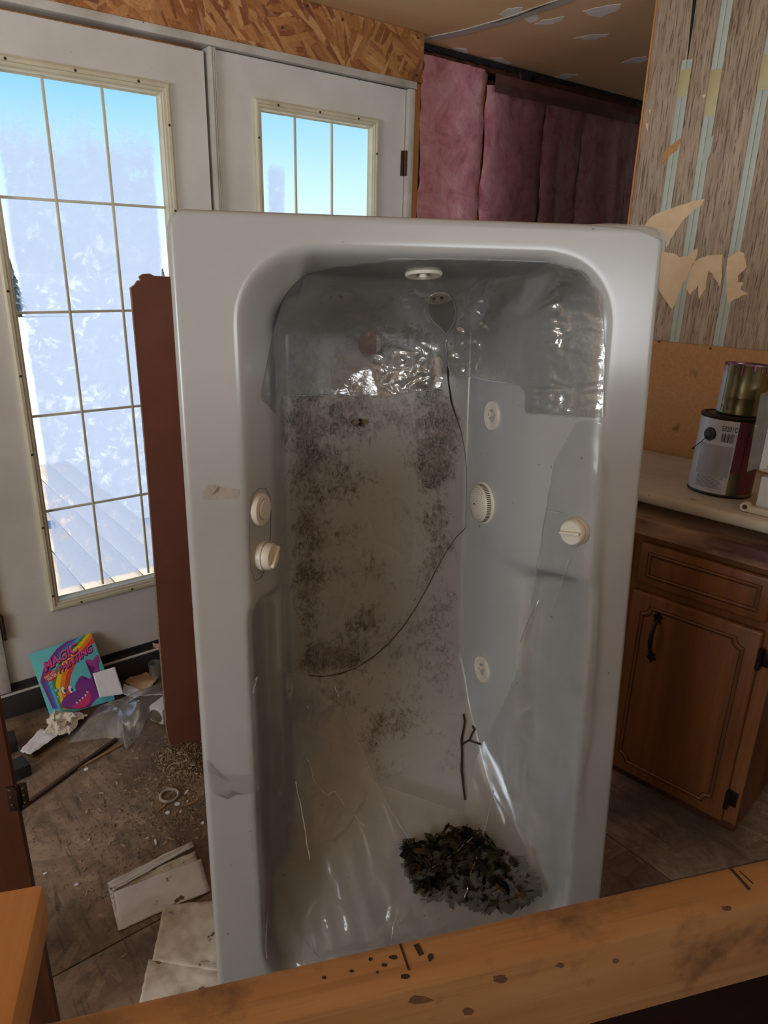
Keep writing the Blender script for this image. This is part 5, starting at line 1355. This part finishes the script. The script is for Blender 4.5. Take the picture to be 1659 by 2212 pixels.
def sheet(name, corners, mat, label, cat, n=14, amp=0.004, seed=0.0, lift=0.001, thick=0.0006, fold=None, floor_z=None, wav=0.004):
    """wrinkled sheet spanned between 4 world corners"""
    A, B, C, D2 = [Vector(c) for c in corners]
    v, f = [], []
    for j in range(n + 1):
        for i in range(n + 1):
            a, b = i / n, j / n
            p = A.lerp(B, a).lerp(D2.lerp(C, a), b)
            w = noise.fractal(Vector((a * 3 + seed, b * 3, seed)), 0.8, 2.0, 4)
            p = p + Vector((0, 0, lift + amp * (w + 0.8)))
            ed_ = wav * noise.noise(Vector((a * 9, b * 9, seed + 5)))
            p += Vector((ed_, -ed_, 0))
            if fold: p += fold(a, b)
            if floor_z is not None: p.z = max(p.z, floor_z)
            v.append(p)
    for j in range(n):
        for i in range(n):
            q = j * (n + 1) + i; f.append((q, q + 1, q + n + 2, q + n + 1))
    c = sum(v, Vector()) / len(v); c.z = min(p.z for p in v)
    o = raw(name, [p - c for p in v], f, mat, None, Matrix.Translation(c), ang=60)
    s_ = o.modifiers.new('thick', 'SOLIDIFY'); s_.thickness = thick; s_.offset = 1
    tag(o, label, cat); return o
Z6 = lambda x, y: (x / 3.456, 1340 + y / 3.456)
def fl(x, y, z=0.0): return onz(*Z6(x, y), z)
# note in front of the book
nq = onframe(*Z6(740, 575), BK, -0.008)
def onbk(x, y, off): return BK @ onframe(*Z6(x, y), BK, off)
note = sheet('paper_note', [onbk(745, 580, -0.012), onbk(925, 552, -0.012), onbk(858, 350, -0.005), onbk(692, 400, -0.005)], MT['paper'], 'white paper note propped against the painting book', 'paper', amp=0.0008, wav=0.0008)
# old dark board under the papers and sticks
def bar(name, p, q, w, h, mat, label, cat, z=0.0, bev=0.002):
    d = (q - p); L = d.length; m = frame(Vector((p.x, p.y, z)), d.normalized())
    o = box(name, (0, -w / 2, 0), (L, w / 2, h), mat, None, m, bev); tag(o, label, cat); return o
bar('floor_board', fl(190, 1000), fl(780, 600), 0.075, 0.018, MT['oldboard'], 'dark board lying on the floor under the papers', 'board', 0.0005)
bar('wood_strip', fl(150, 1420), fl(870, 900), 0.012, 0.012, MT['oldboard'], 'long thin dark wood strip on the floor beside the hinge', 'stick', 0.0005)
bar('wood_strip', fl(560, 1125), fl(925, 925), 0.009, 0.006, MT['stick'], 'pale split stick on the floor under the plastic bag', 'stick', 0.0005)
bar('charcoal_block', fl(20, 975), fl(130, 940), 0.06, 0.045, MT['charcoal'], 'charcoal block nearer the sill at the left edge', 'block', 0.0005, 0.004)
bar('charcoal_block', fl(60, 1190), fl(215, 1120), 0.06, 0.042, MT['charcoal'], 'charcoal block nearer the hinge at the left edge', 'block', 0.0005, 0.004)
sheet('paper_sheet', [fl(150, 985, .022), fl(230, 1010, .022), fl(450, 850, .022), fl(300, 815, .022)], MT['paper'], 'curled white paper lying on the dark floor board', 'paper', amp=0.003, seed=2.0)
# crumpled paper: a sheet gathered into sharp folds
def crush(a, b):
    q = Vector((a * 3.1, b * 2.6, 0.7)); r_ = noise.ridged_multi_fractal(q, 0.8, 2.1, 3, 0.9, 2.0); c_ = noise.cell(q * 1.4)
    e_ = min(a, b, 1 - a, 1 - b)
    return Vector((0.012 * noise.noise(q * 1.7 + Vector((3, 0, 0))), 0.012 * noise.noise(q * 1.7 + Vector((0, 5, 0))), 0.022 * r_ * min(1, e_ * 5 + 0.25) + 0.010 * abs(noise.noise(q * 2.3))))
cr = sheet('crumpled_paper', [fl(330, 865, .02), fl(520, 875, .02), fl(640, 715, .02), fl(395, 705, .02)], simple('crumpled_cream', rgb(232, 226, 214), rgb(206, 196, 184), 14, rough=0.85), 'crumpled cream paper in front of the painting book', 'paper', n=13, amp=0.004, seed=21.0, fold=crush, wav=0.012)
for p_ in cr.data.polygons: p_.use_smooth = False
sheet('brown_paper', [fl(930, 470, .002), fl(1080, 560, .002), fl(1190, 430, .002), fl(985, 365, .002)], MT['brownpaper'], 'brown stained paper by the glass jar', 'paper', amp=0.005, seed=4.0)
sheet('paper_sheet', [fl(915, 560, .003), fl(1010, 590, .003), fl(1090, 540, .003), fl(925, 480, .003)], MT['paper'], 'pale greenish paper next to the plastic bag', 'paper', amp=0.004, seed=6.0)
sheet('pink_card', [fl(1165, 260, .03), fl(1260, 300, .03), fl(1250, 190, .12), fl(1138, 172, .12)], simple('pink_card', rgb(214, 164, 140), rough=0.8), 'pinkish card poking out behind the hardboard sheet', 'card', amp=0.001, seed=8.0)
# glass jar lying open
jp = fl(1165, 430); jm = Matrix.Translation(jp + Vector((0, 0, 0.001)))
jar = lathe('glass_jar', [(0, 0.002), (0.020, 0.002), (0.022, 0.006), (0.0235, 0.05), (0.0235, 0.066), (0.0222, 0.066), (0.0215, 0.05), (0.020, 0.008), (0, 0.006)], MT['clear'], None, jm, 32); tag(jar, 'small clear glass jar standing open by the hardboard sheet', 'jar')
# carton with round foil cap, lying on its side, in front of the bag
kq = fl(1165, 770); KF = frame(kq + Vector((0, 0, 0.0005)), Vector((0.90, -0.42, 0)))
cart = empty('square_canister', KF); tag(cart, 'white square ended canister with round metal lid lying on the floor', 'canister')
box('canister_body', (-0.028, 0.0, 0.0), (0.034, 0.16, 0.062), MT['enamel'], cart, bev=0.008)
ld = lathe('metal_lid', [(0, 0.001), (0.021, 0.001), (0.022, 0.003), (0.025, 0.003), (0.025, -0.003)], simple('lid_metal', rgb(186, 178, 158), rgb(150, 142, 124), 20, rough=0.3, metal=0.8), cart, None, 32)
ld.matrix_local = Matrix.Translation((0.003, -0.0005, 0.031)) @ Matrix.Rotation(pi / 2, 4, 'X')
# plastic bag: loose tented sheet
outl = [(500, 920), (590, 790), (700, 680), (860, 625), (1050, 545), (1225, 460), (1235, 560), (1150, 620), (1110, 700), (1040, 870), (985, 930), (940, 960), (900, 905), (800, 880), (650, 900)]
P_ = [fl(x, y) for x, y in outl]; cc = fl(900, 740)
v, f = [], []; RN = 12; n = len(P_) * 3
ol = []
for i in range(len(P_)):
    a, b = P_[i], P_[(i + 1) % len(P_)]
    for k in range(3): ol.append(a.lerp(b, k / 3))
v.append(Vector((0, 0, 0.052)))
for r_ in range(1, RN + 1):
    s_ = r_ / RN
    for i, p in enumerate(ol):
        q = cc.lerp(p, s_)
        rid = noise.ridged_multi_fractal(Vector((q.x * 12 + q.y * 6, q.y * 5, 0.4)), 1.0, 2.0, 3, 0.9, 2.0)
        q.z = 0.0015 + (1 - s_ ** 2) * (0.040 + 0.022 * rid) + 0.008 * abs(noise.noise(Vector((q.x * 40, q.y * 40, 2)))) * (0.3 + 0.7 * (1 - s_))
        v.append(q - cc)
n = len(ol)
for i in range(n):
    j = (i + 1) % n; f.append((0, 1 + i, 1 + j))
    for r_ in range(RN - 1): f.append((1 + r_ * n + i, 1 + (r_ + 1) * n + i, 1 + (r_ + 1) * n + j, 1 + r_ * n + j))
bag = raw('plastic_bag', v, f, MT['bag'], None, Matrix.Translation(cc), ang=None); tag(bag, 'empty clear plastic bag sprawled on the floor by the door', 'plastic bag')
# folded white paper and dirty cream papers near the tub
Z8 = lambda x, y: (x / 2.37, 1700 + y / 2.37)
def f8(x, y, z=0.0): return onz(*Z8(x, y), z)
def foldp(a, b): return Vector((0, 0, 0.016 * max(0, 1 - abs(b - 0.80) / 0.07) + (0.012 if b > 0.93 else 0) * (b - 0.93) / 0.07))
wp_ = empty('folded_paper', Matrix.Translation(f8(800, 560))); tag(wp_, 'folded white dirty paper bag lying flat left of the tub', 'paper')
wp_i = wp_.matrix_world.inverted()
def flat(name, pts, z0, z1, mat, parent, nn=16, amp=0.002, seed=0):
    A, B, C, D2 = [f8(*p) for p in pts]; v, f = [], []
    for j in range(nn + 1):
        for i in range(nn + 1):
            a, b = i / nn, j / nn; p = A.lerp(B, a).lerp(D2.lerp(C, a), b)
            p.z = z0 + (z1 - z0) * b + amp * (0.8 + noise.fractal(Vector((a * 4 + seed, b * 4, seed)), .8, 2, 3)); e_ = 0.003 * noise.noise(Vector((a * 7, b * 7, seed + 2))); p.x += e_; p.y -= e_
            v.append(wp_i @ p)
    for j in range(nn):
        for i in range(nn): q = j * (nn + 1) + i; f.append((q, q + 1, q + nn + 2, q + nn + 1))
    o = raw(name, v, f, mat, parent, ang=60); s_ = o.modifiers.new('thick', 'SOLIDIFY'); s_.thickness = 0.0008; s_.offset = 1; return o
flat('lower_sheet', [(608, 742), (1075, 535), (1030, 385), (575, 560)], 0.001, 0.010, MT['paperdirt'], wp_, seed=1.2)
flat('inner_fold', [(600, 545), (1010, 385), (1000, 340), (580, 530)], 0.004, 0.008, MT['cream'], wp_, 12, seed=3.2)
flat('rolled_edge', [(578, 556), (996, 325), (985, 303), (552, 520)], 0.012, 0.016, MT['paperdirt'], wp_, 12, seed=5.2)
flat('side_fold', [(606, 738), (612, 742), (580, 556), (554, 522)], 0.002, 0.012, MT['paperdirt'], wp_, 10, 0.001, seed=7.2)
cp_ = sheet('stained_paper', [f8(780, 900), f8(1180, 960), f8(1180, 585), f8(840, 610)], MT['cream'], 'large brown stained cream paper tucked under the tub edge', 'paper', n=22, amp=0.005, seed=9.0, floor_z=0.0005)
sheet('stained_paper', [f8(700, 1180), f8(1150, 1120), f8(1120, 900), f8(760, 890)], MT['cream'], 'second stained cream paper half hidden by the rail', 'paper', n=22, amp=0.003, seed=12.0)
# plastic ring, splinters, shards
rp_ = onz(366, 1721)
rg = tube('plastic_ring', [rp_ * 0 + Vector((0.026 * cos(a), 0.026 * sin(a), 0.005)) for a in np.linspace(0, 2 * pi, 29)[:-1]] + [Vector((0.026, 0, 0.005))], 0.0042, MT['plring'], None, Matrix.Translation(rp_), 8); tag(rg, 'dirty white plastic ring among the floor debris', 'ring')
shards = [((403, 1712), .026, .008, 1.3), ((383, 1738), .018, .014, .3), ((362, 1757), .014, .012, 0), ((405, 1732), .007, .006, 0), ((336, 1820), .028, .006, 2.0), ((438, 1779), .010, .010, 0), ((166, 1912), .012, .007, .2), ((186, 1663), .014, .012, 0), ((390, 1755), .008, .005, 1.), ((318, 1812), .010, .004, .7), ((98, 1888), .012, .005, .5), ((193, 1815), .006, .005, 0)]
shl = ['long clear plastic shard right of the white ring', 'broad clear shard touching the white ring', 'clear angular shard just below the white ring', 'tiny clear shard right of the white ring', 'slim clear shard lying alone above the folded paper', 'small round clear fragment beside the tub edge', 'small white fragment left of the folded paper', 'clear fragment on the floor under the plastic bag', 'tiny clear sliver below the white ring', 'thin clear sliver above the folded paper', 'pale sliver beside the dark door leaf', 'tiny pale crumb in the open floor area']
for ((x, y), l_, w_, a), lab in zip(shards, shl):
    p = onz(x, y); pts = []
    for k in range(6):
        t = 2 * pi * k / 6; r_ = random.uniform(.75, 1.1); q = Vector((l_ * cos(t) * r_ * .5, w_ * sin(t) * r_ * .6, 0.0008)); pts.append(Matrix.Rotation(a, 3, 'Z') @ q)
    o = prism('shard', pts, (0, 0, 0.0025), MT['paper'], None, Matrix.Translation(p)); tag(o, lab, 'shard')
for (x, y, l_, a, lab) in ((352, 1745, .045, 1.2, 'broad wood splinter overlapping the white ring'), (410, 1738, .05, .6, 'pale wood splinter beside the tub edge'), (378, 1760, .022, -1.0, 'short wood splinter below the white ring'), (376, 1640, .06, .5, 'longest wood splinter in the rubble near the hardboard foot'), (340, 1742, .03, 0.1, 'small dark splinter left of the white ring')):
    p = onz(x, y); d = Vector((cos(a), sin(a), 0))
    o = prism('splinter', [d * -l_ * .5 + Vector((0, 0, .001)), d * -l_ * .1 + d.orthogonal().cross(d).normalized() * 0 + Vector((-d.y, d.x, 0)) * .004 + Vector((0, 0, .001)), d * l_ * .5 + Vector((0, 0, .001)), d * l_ * .1 - Vector((-d.y, d.x, 0)) * .004 + Vector((0, 0, .001))], (0, 0, 0.003), MT['stick'], None, Matrix.Translation(p)); tag(o, lab, 'splinter')
# wire in the rubble
w = tube('wire', [onz(x, y, .008) for x, y in ((362, 1658), (372, 1650), (388, 1648), (402, 1642), (415, 1630), (430, 1626), (440, 1628))], 0.0018, MT['plring'], None, None, 6); tag(w, 'thin white wire in the rubble at the hardboard foot', 'wire')
wcen = sum((Vector(v_.co) for v_ in w.data.vertices), Vector()) / len(w.data.vertices)
# sawdust and rubble
v, f = [], []
def chip(p, l_, w_, h_, a):
    b_ = len(v); d = Vector((cos(a), sin(a), random.uniform(-.25, .25))) * l_ * .5; s_ = Vector((-sin(a), cos(a), 0)) * w_ * .5; u = Vector((0, 0, h_))
    v.extend([p - d - s_, p + d - s_, p + d + s_, p - d + s_, p - d + u, p + d + u]); f.extend([(b_, b_ + 1, b_ + 5, b_ + 4), (b_ + 1, b_ + 2, b_ + 5), (b_ + 2, b_ + 3, b_ + 4, b_ + 5), (b_ + 3, b_, b_ + 4)])
for i in range(5200):
    t = random.random()
    if t < .45: x, y = random.gauss(400, 30), random.gauss(1640, 26)
    elif t < .75: x, y = random.gauss(385, 50), random.gauss(1725, 45)
    else: x, y = random.gauss(290, 90), random.gauss(1760, 110)
    if not (60 < x < 470 and 1590 < y < 2200): continue
    p = onz(x, y); core = math.exp(-((x - 405) / 38) ** 2 - ((y - 1632) / 30) ** 2)
    p.z = 0.0002 + core * 0.02 * random.random(); s_ = random.uniform(.0015, .0055) if random.random() < .93 else random.uniform(.008, .02)
    chip(p, s_, s_ * random.uniform(.2, .6), random.uniform(.0008, .003), random.uniform(0, 6.28))
rb = raw('floor_rubble', v, f, MT['chips'], None, None, sm=False); tag(rb, 'scattered sawdust and wood crumbs on the floor left of the tub', 'rubble', kind='stuff')
# a low mound below the rubble
